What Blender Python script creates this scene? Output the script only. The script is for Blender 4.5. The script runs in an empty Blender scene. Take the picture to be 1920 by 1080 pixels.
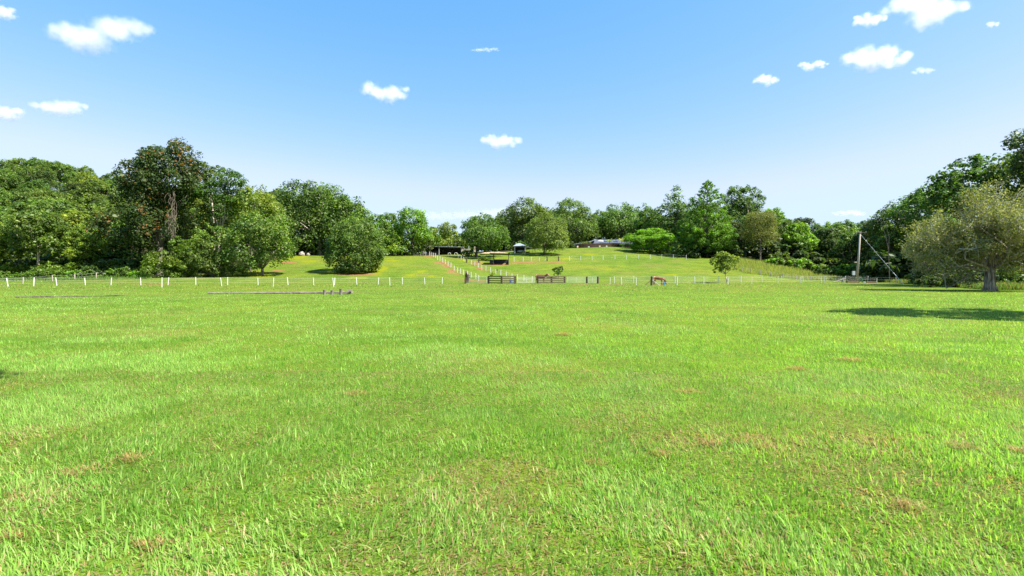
import bpy, bmesh, math, random
import numpy as np
from mathutils import Vector, Matrix, Quaternion

S = bpy.context.scene
C = S.collection
R = math.radians
random.seed(7)
rng = np.random.default_rng(7)

# ------------------------------------------------------------------ camera, sky, sun, exposure
CAMZ = 1.6          # eye height
HOR = 515.0         # image row of the horizon in the 1920x1080 photograph
F = 960.0           # focal length in those pixels
cam_d = bpy.data.cameras.new('camera'); cam = bpy.data.objects.new('camera', cam_d); C.objects.link(cam)
cam_d.sensor_width = 36; cam_d.lens = 18.0; cam_d.clip_start = 0.05; cam_d.clip_end = 30000
cam_d.shift_y = -(540 - HOR) / 1920
cam.location = (0, 0, CAMZ); cam.rotation_euler = (R(90), 0, 0)
S.camera = cam

SUN_AZ, SUN_EL = R(112), R(52)       # azimuth clockwise from +Y (view direction): the sun is to the right, a little behind
w = bpy.data.worlds.new('World'); S.world = w; w.use_nodes = True
nt = w.node_tree; nt.nodes.clear()
sky = nt.nodes.new('ShaderNodeTexSky'); sky.sky_type = 'NISHITA'; sky.sun_disc = False
sky.sun_elevation = SUN_EL; sky.sun_rotation = SUN_AZ
sky.altitude = 0; sky.air_density = 1.25; sky.dust_density = 0.6; sky.ozone_density = 2.2
bg = nt.nodes.new('ShaderNodeBackground'); bg.inputs[1].default_value = 0.097
wo = nt.nodes.new('ShaderNodeOutputWorld')
# the photograph's colour rendering of a clear sky, the same curve over the whole dome
sp_ = nt.nodes.new('ShaderNodeSeparateColor'); cb_ = nt.nodes.new('ShaderNodeCombineColor'); nt.links.new(sky.outputs[0], sp_.inputs[0])
for k_, (g_, a_) in enumerate(((1.55, 0.46), (0.73, 1.10), (0.5, 2.0))):
    pw_ = nt.nodes.new('ShaderNodeMath'); pw_.operation = 'POWER'; pw_.inputs[1].default_value = g_
    mu_ = nt.nodes.new('ShaderNodeMath'); mu_.operation = 'MULTIPLY'; mu_.inputs[1].default_value = a_
    nt.links.new(sp_.outputs[k_], pw_.inputs[0]); nt.links.new(pw_.outputs[0], mu_.inputs[0]); mn_ = nt.nodes.new('ShaderNodeMath'); mn_.operation = 'SMOOTH_MIN'; mn_.inputs[1].default_value = (2.8, 3.55, 4.4)[k_]; mn_.inputs[2].default_value = 0.5; nt.links.new(mu_.outputs[0], mn_.inputs[0]); nt.links.new(mn_.outputs[0], cb_.inputs[k_])
nt.links.new(cb_.outputs[0], bg.inputs[0]); nt.links.new(bg.outputs[0], wo.inputs[0])

sd = bpy.data.lights.new('sun', 'SUN'); so = bpy.data.objects.new('sun', sd); C.objects.link(so)
sd.energy = 5.0; sd.angle = R(0.55); sd.color = (1.0, 0.95, 0.86)
sdir = Vector((math.sin(SUN_AZ) * math.cos(SUN_EL), math.cos(SUN_AZ) * math.cos(SUN_EL), math.sin(SUN_EL)))
so.rotation_euler = sdir.to_track_quat('Z', 'Y').to_euler(); so.location = sdir * 300

S.view_settings.view_transform = 'Standard'; S.view_settings.look = 'None'
S.view_settings.gamma = 1; S.view_settings.exposure = 1.43
S.view_settings.use_curve_mapping = False
S.cycles.max_bounces = 8; S.cycles.diffuse_bounces = 4; S.cycles.transmission_bounces = 6
S.cycles.transparent_max_bounces = 8; S.cycles.volume_bounces = 6
S.cycles.use_adaptive_sampling = True; S.cycles.use_denoising = True

# ------------------------------------------------------------------ helpers
def srgb(r, g, b):
    f = lambda c: (c / 255 / 12.92) if c / 255 <= 0.04045 else ((c / 255 + 0.055) / 1.055) ** 2.4
    return (f(r), f(g), f(b), 1)

def W(px, row, Y):
    """point of the place seen at that pixel, at depth Y metres"""
    return Vector(((px - 960) / F * Y, Y, CAMZ - (row - HOR) / F * Y))

def tag(o, label=None, cat=None, group=None, kind=None):
    if label: o['label'] = label
    if cat: o['category'] = cat
    if group: o['group'] = group
    if kind: o['kind'] = kind
    return o

def thing(name, label, cat, loc=(0, 0, 0), rz=0, group=None):
    o = bpy.data.objects.new(name, None); C.objects.link(o)
    o.location = loc; o.rotation_euler = (0, 0, rz); o.empty_display_size = 0.3
    return tag(o, label, cat, group)

def link(name, me, parent=None, loc=(0, 0, 0), rot=(0, 0, 0), scale=(1, 1, 1)):
    o = bpy.data.objects.new(name, me); C.objects.link(o)
    o.parent = parent; o.location = loc; o.rotation_euler = rot; o.scale = scale
    return o

def raw_mesh(name, V, loops, starts, totals, mat, col=None, smooth=False):
    me = bpy.data.meshes.new(name)
    V = np.ascontiguousarray(V, dtype=np.float32)
    me.vertices.add(len(V)); me.vertices.foreach_set('co', V.ravel())
    me.loops.add(len(loops)); me.loops.foreach_set('vertex_index', np.asarray(loops, dtype=np.int32))
    me.polygons.add(len(starts)); me.polygons.foreach_set('loop_start', np.asarray(starts, dtype=np.int32))
    try: me.polygons.foreach_set('loop_total', np.asarray(totals, dtype=np.int32))
    except Exception: pass
    if smooth: me.polygons.foreach_set('use_smooth', np.ones(len(starts), dtype=bool))
    if col is not None:
        a = me.attributes.new('col', 'FLOAT_COLOR', 'POINT')
        a.data.foreach_set('color', np.ascontiguousarray(col, dtype=np.float32).ravel())
    if mat: me.materials.append(mat)
    me.update(calc_edges=True); me.validate()
    return me

class G:
    """collects boxes, tubes, prisms into one mesh"""
    def __init__(s): s.v = []; s.f = []
    def add(s, vs, fs):
        n = len(s.v); s.v += [tuple(p) for p in vs]; s.f += [tuple(i + n for i in f) for f in fs]; return s
    def box(s, c, d, rz=0, rot=None):
        m = Matrix.Rotation(rz, 3, 'Z') if rot is None else rot
        vs = [Vector(c) + m @ Vector((x * d[0] / 2, y * d[1] / 2, z * d[2] / 2)) for x in (-1, 1) for y in (-1, 1) for z in (-1, 1)]
        return s.add(vs, [(0, 1, 3, 2), (4, 6, 7, 5), (0, 4, 5, 1), (2, 3, 7, 6), (0, 2, 6, 4), (1, 5, 7, 3)])
    def beam(s, a, b, wd, hd):
        a, b = Vector(a), Vector(b); d = b - a
        q = d.to_track_quat('X', 'Z').to_matrix()
        return s.box((a + b) / 2, (d.length, wd, hd), rot=q)
    def tube(s, pts, rad, n=6, cap=True):
        pts = [Vector(p) for p in pts]; k = len(pts)
        if not hasattr(rad, '__len__'): rad = [rad] * k
        vs = []; ref = Vector((0.31, 0.95, 0.05))
        for i, p in enumerate(pts):
            d = (pts[min(i + 1, k - 1)] - pts[max(i - 1, 0)]).normalized()
            if abs(d.dot(ref)) > 0.95: ref = Vector((0.9, -0.1, 0.4))
            u = d.cross(ref).normalized(); v = d.cross(u)
            for j in range(n):
                a = 2 * math.pi * j / n
                vs.append(p + (u * math.cos(a) + v * math.sin(a)) * rad[i])
        fs = [(i * n + j, i * n + (j + 1) % n, (i + 1) * n + (j + 1) % n, (i + 1) * n + j) for i in range(k - 1) for j in range(n)]
        if cap: fs += [tuple(range(n))[::-1], tuple(range((k - 1) * n, k * n))]
        return s.add(vs, fs)
    def poly(s, pts, thick=None):
        n = len(pts)
        if not thick: return s.add(pts, [tuple(range(n))])
        t = Vector(thick); vs = [Vector(p) for p in pts] + [Vector(p) - t for p in pts]
        return s.add(vs, [tuple(range(n)), tuple(range(2 * n - 1, n - 1, -1))] + [(i, i + n, (i + 1) % n + n, (i + 1) % n) for i in range(n)])
    def mesh(s, name, mat, smooth=False):
        me = bpy.data.meshes.new(name); me.from_pydata(s.v, [], s.f); me.materials.append(mat)
        if smooth: me.polygons.foreach_set('use_smooth', np.ones(len(me.polygons), dtype=bool))
        me.update()
        bm = bmesh.new(); bm.from_mesh(me); bmesh.ops.recalc_face_normals(bm, faces=bm.faces); bm.to_mesh(me); bm.free()
        return me
    def build(s, name, mat, parent=None, loc=(0, 0, 0), smooth=False, rot=(0, 0, 0)):
        return link(name, s.mesh(name, mat, smooth), parent, loc, rot)

_perm = np.random.default_rng(99).random((256, 256))
def vnoise(x, y, sc=1.0, octv=3):
    x = np.asarray(x, float) / sc; y = np.asarray(y, float) / sc; out = 0; amp = 0.5; tot = 0
    for o in range(octv):
        xi = np.floor(x).astype(int); yi = np.floor(y).astype(int); fx = x - xi; fy = y - yi
        fx = fx * fx * (3 - 2 * fx); fy = fy * fy * (3 - 2 * fy)
        g = lambda a, b: _perm[(a + 37 * o) % 256, (b + 11 * o) % 256]
        out = out + amp * ((g(xi, yi) * (1 - fx) + g(xi + 1, yi) * fx) * (1 - fy) + (g(xi, yi + 1) * (1 - fx) + g(xi + 1, yi + 1) * fx) * fy)
        tot += amp; amp *= 0.5; x = x * 2.03 + 5.2; y = y * 2.03 + 1.7
    return out / tot
def sstep(a, b, x):
    t = np.clip((x - a) / (b - a), 0, 1); return t * t * (3 - 2 * t)

# ------------------------------------------------------------------ materials
def mat_new(name):
    m = bpy.data.materials.new(name); m.use_nodes = True
    n = m.node_tree.nodes; l = m.node_tree.links
    return m, n, l, n['Principled BSDF']

def plain(name, rgb, rough=0.7, metal=0.0, var=0.15, scale=6.0, bump=0.0):
    m, n, l, p = mat_new(name)
    tc = n.new('ShaderNodeTexCoord'); no = n.new('ShaderNodeTexNoise'); no.inputs['Scale'].default_value = scale; no.inputs['Detail'].default_value = 5
    l.new(tc.outputs['Object'], no.inputs['Vector'])
    mr = n.new('ShaderNodeMapRange'); mr.inputs[1].default_value = 0.3; mr.inputs[2].default_value = 0.7
    mr.inputs[3].default_value = 1 - var; mr.inputs[4].default_value = 1 + var
    l.new(no.outputs[0], mr.inputs[0])
    mx = n.new('ShaderNodeMix'); mx.data_type = 'RGBA'; mx.blend_type = 'MULTIPLY'; mx.inputs[0].default_value = 1
    mx.inputs[6].default_value = (*rgb[:3], 1); l.new(mr.outputs[0], mx.inputs[7]); l.new(mx.outputs[2], p.inputs['Base Color'])
    p.inputs['Roughness'].default_value = rough; p.inputs['Metallic'].default_value = metal
    if bump:
        b = n.new('ShaderNodeBump'); b.inputs['Strength'].default_value = bump; b.inputs['Distance'].default_value = 0.05
        l.new(no.outputs[0], b.inputs['Height']); l.new(b.outputs[0], p.inputs['Normal'])
    return m

def leafy(name, trans=0.44, rough=0.5, objvar=0.18, huevar=0.013, spec=0.35):
    """foliage: reads its real colour from the leaf's own attribute, lets light through"""
    m, n, l, p = mat_new(name)
    a = n.new('ShaderNodeAttribute'); a.attribute_name = 'col'
    src = a.outputs['Color']
    if objvar:
        oi = n.new('ShaderNodeObjectInfo'); hs = n.new('ShaderNodeHueSaturation')
        r1 = n.new('ShaderNodeMapRange'); r1.inputs[3].default_value = 0.5 - huevar; r1.inputs[4].default_value = 0.5 + huevar
        mu = n.new('ShaderNodeMath'); mu.operation = 'MULTIPLY'; mu.inputs[1].default_value = 7.31
        fr = n.new('ShaderNodeMath'); fr.operation = 'FRACT'
        r2 = n.new('ShaderNodeMapRange'); r2.inputs[3].default_value = 1 - objvar; r2.inputs[4].default_value = 1 + objvar
        l.new(oi.outputs['Random'], r1.inputs[0]); l.new(oi.outputs['Random'], mu.inputs[0]); l.new(mu.outputs[0], fr.inputs[0]); l.new(fr.outputs[0], r2.inputs[0])
        l.new(r1.outputs[0], hs.inputs['Hue']); l.new(r2.outputs[0], hs.inputs['Value']); l.new(src, hs.inputs['Color'])
        src = hs.outputs[0]
    l.new(src, p.inputs['Base Color']); p.inputs['Roughness'].default_value = rough
    p.inputs['Specular IOR Level'].default_value = spec
    tm = n.new('ShaderNodeMix'); tm.data_type = 'RGBA'; tm.blend_type = 'MULTIPLY'; tm.inputs[0].default_value = 1
    tm.inputs[7].default_value = (1.25, 1.35, 0.6, 1); l.new(src, tm.inputs[6])
    tr = n.new('ShaderNodeBsdfTranslucent'); l.new(tm.outputs[2], tr.inputs[0])
    ms = n.new('ShaderNodeMixShader'); ms.inputs[0].default_value = trans
    l.new(p.outputs[0], ms.inputs[1]); l.new(tr.outputs[0], ms.inputs[2])
    l.new(ms.outputs[0], n['Material Output'].inputs[0])
    return m

M_LEAF = leafy('leaf')
M_GRASS = leafy('grass_blade', trans=0.5, rough=0.55, objvar=0, spec=0.25)
M_BARK = plain('bark', (0.115, 0.10, 0.08), 0.9, var=0.45, scale=9, bump=0.5)
M_BARK_PALE = plain('bark_pale', (0.36, 0.31, 0.24), 0.85, var=0.35, scale=7, bump=0.4)
M_BARK_DARK = plain('bark_dark', (0.07, 0.055, 0.04), 0.9, var=0.35, scale=7, bump=0.4)
def furrowed():
    m, n, l, p = mat_new('furrowed_bark')
    tc = n.new('ShaderNodeTexCoord'); mp = n.new('ShaderNodeMapping'); mp.inputs['Scale'].default_value = (9, 9, .9)
    no = n.new('ShaderNodeTexNoise'); no.inputs['Scale'].default_value = 1.0; no.inputs['Detail'].default_value = 6; no.inputs['Roughness'].default_value = .65
    l.new(tc.outputs['Object'], mp.inputs[0]); l.new(mp.outputs[0], no.inputs['Vector'])
    r = n.new('ShaderNodeValToRGB'); e = r.color_ramp.elements; e[0].position = .38; e[0].color = (.09, .068, .05, 1); e[1].position = .6; e[1].color = (.46, .385, .30, 1)
    l.new(no.outputs[0], r.inputs[0]); l.new(r.outputs[0], p.inputs['Base Color']); p.inputs['Roughness'].default_value = .9
    b = n.new('ShaderNodeBump'); b.inputs['Strength'].default_value = .9; b.inputs['Distance'].default_value = .08; l.new(no.outputs[0], b.inputs['Height']); l.new(b.outputs[0], p.inputs['Normal'])
    return m
M_FURROW = furrowed()
M_TWIG = plain('twig', (0.44, 0.40, 0.32), 0.85, var=0.3, scale=5)
M_WHITE = plain('white_paint', (0.62, 0.62, 0.58), 0.6, var=0.08, scale=5)
M_TAPE = plain('fence_tape', (0.5, 0.5, 0.47), 0.6, var=0.05)
M_GREYPOST = plain('weathered_timber', (0.33, 0.29, 0.24), 0.9, var=0.3, scale=8, bump=0.3)
M_DARKTIM = plain('dark_timber', (0.055, 0.036, 0.028), 0.75, var=0.3, scale=6, bump=0.3)
M_BLACK = plain('black_rubber', (0.018, 0.018, 0.02), 0.7, var=0.2)
M_ROOFGREY = plain('zinc_roof', (0.30, 0.34, 0.40), 0.45, metal=0.3, var=0.12, scale=2)
M_TILE = plain('slate_tile', (0.14, 0.155, 0.19), 0.42, var=0.22, scale=3)
M_BRICKDK = plain('dark_brick', (0.10, 0.05, 0.035), 0.85, var=0.3, scale=9)
M_FENCEBR = plain('brown_fence', (0.085, 0.05, 0.035), 0.8, var=0.35, scale=5)
M_SHEDDK = plain('shed_wall', (0.05, 0.042, 0.038), 0.8, var=0.3, scale=2)
M_CREAM = plain('cream_wall', (0.62, 0.50, 0.36), 0.8, var=0.12, scale=2)
M_SAND = plain('sand', (0.40, 0.28, 0.165), 0.95, var=0.2, scale=2, bump=0.3)
M_PIPE = plain('galvanised_pipe', (0.58, 0.60, 0.58), 0.5, metal=0.2, var=0.1)
M_BLUE = plain('blue_plastic', (0.02, 0.22, 0.62), 0.35, var=0.06)
M_LBLUE = plain('light_blue_plastic', (0.08, 0.42, 0.78), 0.35, var=0.06)
M_GREENPL = plain('green_hose', (0.03, 0.12, 0.06), 0.5, var=0.2)
M_BOXGREY = plain('meter_box', (0.36, 0.40, 0.42), 0.5, var=0.1)
M_SLEEPER = plain('rusty_sleeper', (0.13, 0.07, 0.045), 0.9, var=0.35, scale=5, bump=0.3)
M_ROCK = plain('pale_stone', (0.27, 0.24, 0.20), 0.9, var=0.25, scale=3, bump=0.5)
M_GLASS = plain('dark_glass', (0.03, 0.035, 0.04), 0.1, var=0.1)
M_YELLOW = plain('sign_board', (0.55, 0.47, 0.18), 0.6, var=0.1)

# ------------------------------------------------------------------ terrain
fl = lambda Y: HOR + CAMZ * F / Y
_cols = {
 -700: [(85, None), (105, 522), (130, 506), (150, 475), (175, 440), (200, 400), (260, 362), (400, 355)],
 0:    [(90, None), (105, 523), (130, 510), (150, 480), (175, 440), (200, 397), (260, 360), (400, 352)],
 120:  [(90, None), (105, 521), (130, 510), (150, 482), (175, 442), (200, 402), (260, 366), (400, 360)],
 250:  [(88, None), (105, 519), (125, 511), (150, 490), (175, 458), (200, 430), (260, 400), (400, 395)],
 400:  [(86, None), (105, 519), (120, 508), (150, 487), (175, 466), (200, 445), (260, 428), (400, 420)],
 500:  [(86, None), (104, 520), (115, 509), (130, 493), (145, 481), (175, 466), (200, 447), (260, 430), (400, 425)],
 600:  [(88, None), (104, 521), (115, 510), (130, 493), (143, 480), (175, 473), (200, 463), (260, 452), (400, 450)],
 700:  [(92, None), (104, 523), (115, 510), (130, 492), (143, 479), (160, 478), (200, 474), (260, 470), (400, 470)],
 800:  [(96, None), (105, 523), (115, 510), (130, 491), (143, 480), (150, 478.5), (200, 477), (260, 475), (400, 475)],
 900:  [(100, None), (107, 525), (118, 511), (130, 496), (145, 482), (160, 476), (200, 474), (260, 472), (400, 472)],
 1000: [(100, None), (108, 522), (120, 508), (135, 490), (150, 478), (170, 469), (200, 465), (260, 464), (400, 466)],
 1150: [(100, None), (108, 521), (120, 507), (138, 487), (155, 472), (176, 462), (200, 466), (260, 470), (400, 476)],
 1290: [(100, None), (110, 520), (120, 508), (138, 486), (160, 475), (180, 471), (200, 470), (260, 468), (400, 470)],
 1390: [(100, None), (110, 523), (118, 514), (126, 500), (137, 486), (160, 480), (200, 477), (260, 470), (400, 470)],
 1480: [(104, None), (112, 524), (122, 516), (132, 502), (160, 492), (200, 484), (260, 476), (400, 470)],
 1550: [(104, None), (115, 525), (125, 519), (140, 514), (200, 500), (260, 485), (400, 475)],
 1650: [(105, None), (130, 524), (160, 515), (200, 505), (260, 490), (400, 480)],
 1920: [(60, None), (80, 531), (110, 521), (160, 500), (260, 470), (400, 460)],
 2700: [(60, None), (80, 531), (110, 521), (160, 500), (260, 470), (400, 460)],
}
_gx = np.arange(-500, 501, 2.0); _gy = np.arange(-60, 602, 2.0)
def _build_heights():
    us = np.array(sorted(_cols)); prof = []
    for u in us:
        k = _cols[u]; ys = [-100.0]; zs = [0.0]
        for Y, row in k:
            ys.append(Y); zs.append(0.0 if row is None else CAMZ - (row - HOR) / F * Y)
        prof.append(np.interp(_gy, ys + [700], zs + [zs[-1] + 2]))
    prof = np.array(prof)                                   # cols x depth
    Z = np.zeros((len(_gx), len(_gy)))
    for j, y in enumerate(_gy):
        u = np.clip(960 + F * _gx / max(y, 30), us[0], us[-1])
        Z[:, j] = np.interp(u, us, prof[:, j])
    for _ in range(2):
        P = np.pad(Z, 1, mode='edge')
        Z = sum(P[a:a + Z.shape[0], b:b + Z.shape[1]] * wgt for a, b, wgt in
                [(0, 0, 1), (0, 1, 2), (0, 2, 1), (1, 0, 2), (1, 1, 4), (1, 2, 2), (2, 0, 1), (2, 1, 2), (2, 2, 1)]) / 16
    X, Y = np.meshgrid(_gx, _gy, indexing='ij')
    Z += (vnoise(X, Y, 23, 3) - 0.5) * 0.5 * sstep(108, 150, Y)
    return Z
_Z = _build_heights()
def hz(x, y):
    x = np.clip((np.asarray(x, float) - _gx[0]) / 2, 0, len(_gx) - 1.001); y = np.clip((np.asarray(y, float) - _gy[0]) / 2, 0, len(_gy) - 1.001)
    i = x.astype(int); j = y.astype(int); a = x - i; b = y - j
    return _Z[i, j] * (1 - a) * (1 - b) + _Z[i + 1, j] * a * (1 - b) + _Z[i, j + 1] * (1 - a) * b + _Z[i + 1, j + 1] * a * b
def gz(x, y): return float(hz(x, y))
def hit(px, row, y0=25, y1=320):
    """where the sight line through that pixel meets the ground"""
    ys = np.arange(y0, y1, 0.1); xs = (px - 960) / F * ys; zr = CAMZ - (row - HOR) / F * ys
    below = zr <= hz(xs, ys)
    k = int(np.argmax(below)) if below.any() else len(ys) - 1
    return Vector((xs[k], ys[k], float(hz(xs[k], ys[k]))))
def gp(px, Y):
    x = (px - 960) / F * Y
    return Vector((x, Y, gz(x, Y)))

def ground():
    xs = np.concatenate([[-6000, -2500, -1200, -700], np.arange(-500, -110, 5), np.arange(-110, 110, 1.6), np.arange(110, 501, 5), [700, 1200, 2500, 6000]])
    ys = np.concatenate([[-3000, -800, -200], np.arange(-60, 62, 4), np.arange(62, 162, 1.25), np.arange(162, 262, 3), np.arange(262, 601, 12), [900, 1800, 4000, 9000]])
    X, Y = np.meshgrid(xs, ys, indexing='ij'); Z = hz(X, Y)
    far = sstep(500, 3000, np.abs(X)) ; Z = Z * (1 - far * 0.7)
    nx, ny = X.shape; V = np.stack([X, Y, Z], -1).reshape(-1, 3)
    i, j = np.meshgrid(np.arange(nx - 1), np.arange(ny - 1), indexing='ij'); a = (i * ny + j).ravel()
    q = np.stack([a, a + ny, a + ny + 1, a + 1], -1)
    # what the ground is made of: r = bare red soil, g = yellow clover, b = leaf litter under the woods
    Pp = 960 + F * X / np.maximum(Y, 30); 
    col = np.zeros((nx, ny, 4)); col[..., 3] = 1
    row = HOR - (Z - CAMZ) * F / np.maximum(Y, 1)
    def blob(px, r, wx, wy, lo=0.4): return np.clip(1.25 - np.sqrt(((Pp - px) / wx) ** 2 + ((row - r) / wy) ** 2), 0, 1)
    soil = [(826, 493, 16, 3), (838, 498, 12, 4), (850, 507, 10, 4), (860, 514, 9, 3), (845, 512, 8, 2), (893, 494, 16, 4), (898, 503, 10, 3.5), (906, 507, 8, 2), (935, 496.5, 26, 2.2),
            (985, 492, 40, 1.4), (1040, 492, 30, 1.4), (1117, 505, 5, 1.5), (805, 480, 14, 2), (665, 514, 50, 3.2), (520, 508, 16, 2.5), (290, 534.5, 50, 1.2), (540, 492, 22, 2.5),
            (880, 525, 14, 3), (905, 528, 12, 2.5), (1090, 533.2, 26, .8), (1150, 533, 30, .8), (1235, 532.5, 20, 1.2)]
    clover = [(790, 508.5, 14, 3), (770, 516.5, 16, 3), (715, 503, 14, 7), (705, 512, 14, 5), (560, 482, 18, 4), (580, 490, 20, 3), (490, 518, 20, 4), (1063, 485, 16, 2.8), (1105, 477, 16, 2),
              (1143, 505, 14, 1.8), (1020, 505, 12, 1.6), (1260, 515.5, 18, 2), (480, 511, 26, 4), (735, 489, 16, 2), (810, 518, 12, 2), (870, 488, 10, 1.5), (670, 521, 26, 2.2), (540, 483.5, 14, 3)]
    nn = vnoise(X, Y, 6, 3)
    for b in soil: col[..., 0] = np.maximum(col[..., 0], blob(*b))
    for b in clover: col[..., 1] = np.maximum(col[..., 1], blob(*b))
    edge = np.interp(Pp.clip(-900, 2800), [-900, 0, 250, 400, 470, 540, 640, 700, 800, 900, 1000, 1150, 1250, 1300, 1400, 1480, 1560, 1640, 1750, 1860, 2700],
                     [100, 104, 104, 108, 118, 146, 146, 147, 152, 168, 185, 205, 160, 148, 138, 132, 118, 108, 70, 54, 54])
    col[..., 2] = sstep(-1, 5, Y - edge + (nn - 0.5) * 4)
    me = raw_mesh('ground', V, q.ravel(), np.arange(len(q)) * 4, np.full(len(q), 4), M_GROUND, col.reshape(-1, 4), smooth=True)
    return tag(link('ground', me), kind='structure')

def ground_mat():
    m, n, l, p = mat_new('meadow')
    geo = n.new('ShaderNodeNewGeometry')
    def noise(scale, detail=4, rough=0.55, stretch=None):
        t = n.new('ShaderNodeTexNoise'); t.inputs['Scale'].default_value = scale; t.inputs['Detail'].default_value = detail; t.inputs['Roughness'].default_value = rough
        if stretch:
            mp = n.new('ShaderNodeMapping'); mp.inputs['Scale'].default_value = stretch; l.new(geo.outputs['Position'], mp.inputs[0]); l.new(mp.outputs[0], t.inputs['Vector'])
        else: l.new(geo.outputs['Position'], t.inputs['Vector'])
        return t
    def ramp(src, pts):
        r = n.new('ShaderNodeValToRGB'); e = r.color_ramp.elements
        while len(e) < len(pts): e.new(0.5)
        for k, (pos, c) in enumerate(pts): e[k].position = pos; e[k].color = (*c, 1)
        l.new(src, r.inputs[0]); return r
    def mix(fac, a, b, mode='MIX'):
        x = n.new('ShaderNodeMix'); x.data_type = 'RGBA'; x.blend_type = mode
        if isinstance(fac, (int, float)): x.inputs[0].default_value = fac
        else: l.new(fac, x.inputs[0])
        for s, v in ((6, a), (7, b)):
            if isinstance(v, tuple): x.inputs[s].default_value = (*v, 1)
            else: l.new(v, x.inputs[s])
        return x.outputs[2]
    big = noise(0.045, 5); mid = noise(0.35, 4); fine = noise(7, 3, 0.7); tiny = noise(38, 2, 0.7)
    base = ramp(big.outputs[0], [(0.36, G_A), (0.5, G_B), (0.64, G_C)]).outputs[0]
    mm = ramp(mid.outputs[0], [(0.3, (0.58, 0.70, 0.55)), (0.5, (1, 1, 1)), (0.7, (1.28, 1.15, 1.15))])
    base = mix(1.0, base, mm.outputs[0], 'MULTIPLY')
    ff = ramp(fine.outputs[0], [(0.32, (0.62, 0.68, 0.60)), (0.5, (1, 1, 1)), (0.68, (1.25, 1.2, 1.25))])
    base = mix(0.8, base, ff.outputs[0], 'MULTIPLY')
    tt = ramp(tiny.outputs[0], [(0.35, (0.5, 0.55, 0.5)), (0.5, (1, 1, 1)), (0.66, (1.4, 1.25, 1.35))])
    base = mix(0.7, base, tt.outputs[0], 'MULTIPLY')
    dryn = noise(0.11, 6, 0.62, (1.0, 1.6, 1.0)); dm = n.new('ShaderNodeMapRange'); dm.inputs[1].default_value = 0.5; dm.inputs[2].default_value = 0.72; dm.inputs[4].default_value = 0.8; l.new(dryn.outputs[0], dm.inputs[0])
    base = mix(dm.outputs[0], base, (0.165, 0.150, 0.038))
    lush = noise(0.16, 5, 0.6, (0.8, 1.8, 1.0)); lm = n.new('ShaderNodeMapRange'); lm.inputs[1].default_value = 0.54; lm.inputs[2].default_value = 0.7; lm.inputs[4].default_value = 0.85; l.new(lush.outputs[0], lm.inputs[0])
    base = mix(lm.outputs[0], base, (0.058, 0.128, 0.008))
    mat_ = noise(120, 3, 0.75); mm_ = n.new('ShaderNodeMapRange'); mm_.inputs[1].default_value = 0.48; mm_.inputs[2].default_value = 0.62; mm_.inputs[4].default_value = 0.42; l.new(mat_.outputs[0], mm_.inputs[0])
    base = mix(mm_.outputs[0], base, (0.20, 0.165, 0.075))
    dk_ = noise(85, 3, 0.75); dd_ = n.new('ShaderNodeMapRange'); dd_.inputs[1].default_value = 0.52; dd_.inputs[2].default_value = 0.62; dd_.inputs[4].default_value = 0.75; l.new(dk_.outputs[0], dd_.inputs[0])
    base = mix(dd_.outputs[0], base, (0.045, 0.07, 0.008))
    a = n.new('ShaderNodeAttribute'); a.attribute_name = 'col'
    sep = n.new('ShaderNodeSeparateColor'); l.new(a.outputs['Color'], sep.inputs[0])
    brk = noise(0.9, 5, 0.65)
    def mask(ch, lo, hi, amt=0.9):
        ad = n.new('ShaderNodeMath'); ad.operation = 'MULTIPLY_ADD'; l.new(brk.outputs[0], ad.inputs[0]); ad.inputs[1].default_value = amt
        l.new(sep.outputs[ch], ad.inputs[2])
        mr = n.new('ShaderNodeMapRange'); mr.inputs[1].default_value = lo; mr.inputs[2].default_value = hi; l.new(ad.outputs[0], mr.inputs[0])
        return mr.outputs[0]
    base = mix(mask(1, 0.95, 1.5, 1.6), base, (0.165, 0.185, 0.007))
    soil = ramp(fine.outputs[0], [(0.3, (0.15, 0.062, 0.026)), (0.7, (0.27, 0.15, 0.068))]).outputs[0]
    base = mix(mask(0, 0.72, 1.2), base, soil)
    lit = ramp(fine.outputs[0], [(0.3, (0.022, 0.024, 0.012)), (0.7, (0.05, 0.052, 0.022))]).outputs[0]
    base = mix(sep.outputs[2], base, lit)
    l.new(base, p.inputs['Base Color']); p.inputs['Roughness'].default_value = 0.85; p.inputs['Specular IOR Level'].default_value = 0.05
    b1 = n.new('ShaderNodeBump'); b1.inputs['Strength'].default_value = 0.55; b1.inputs['Distance'].default_value = 0.12
    l.new(fine.outputs[0], b1.inputs['Height']); l.new(b1.outputs[0], p.inputs['Normal'])
    return m
G_A = (0.074, 0.150, 0.006); G_B = (0.102, 0.172, 0.008); G_C = (0.132, 0.176, 0.012)
M_GROUND = ground_mat()
ground()

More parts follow.
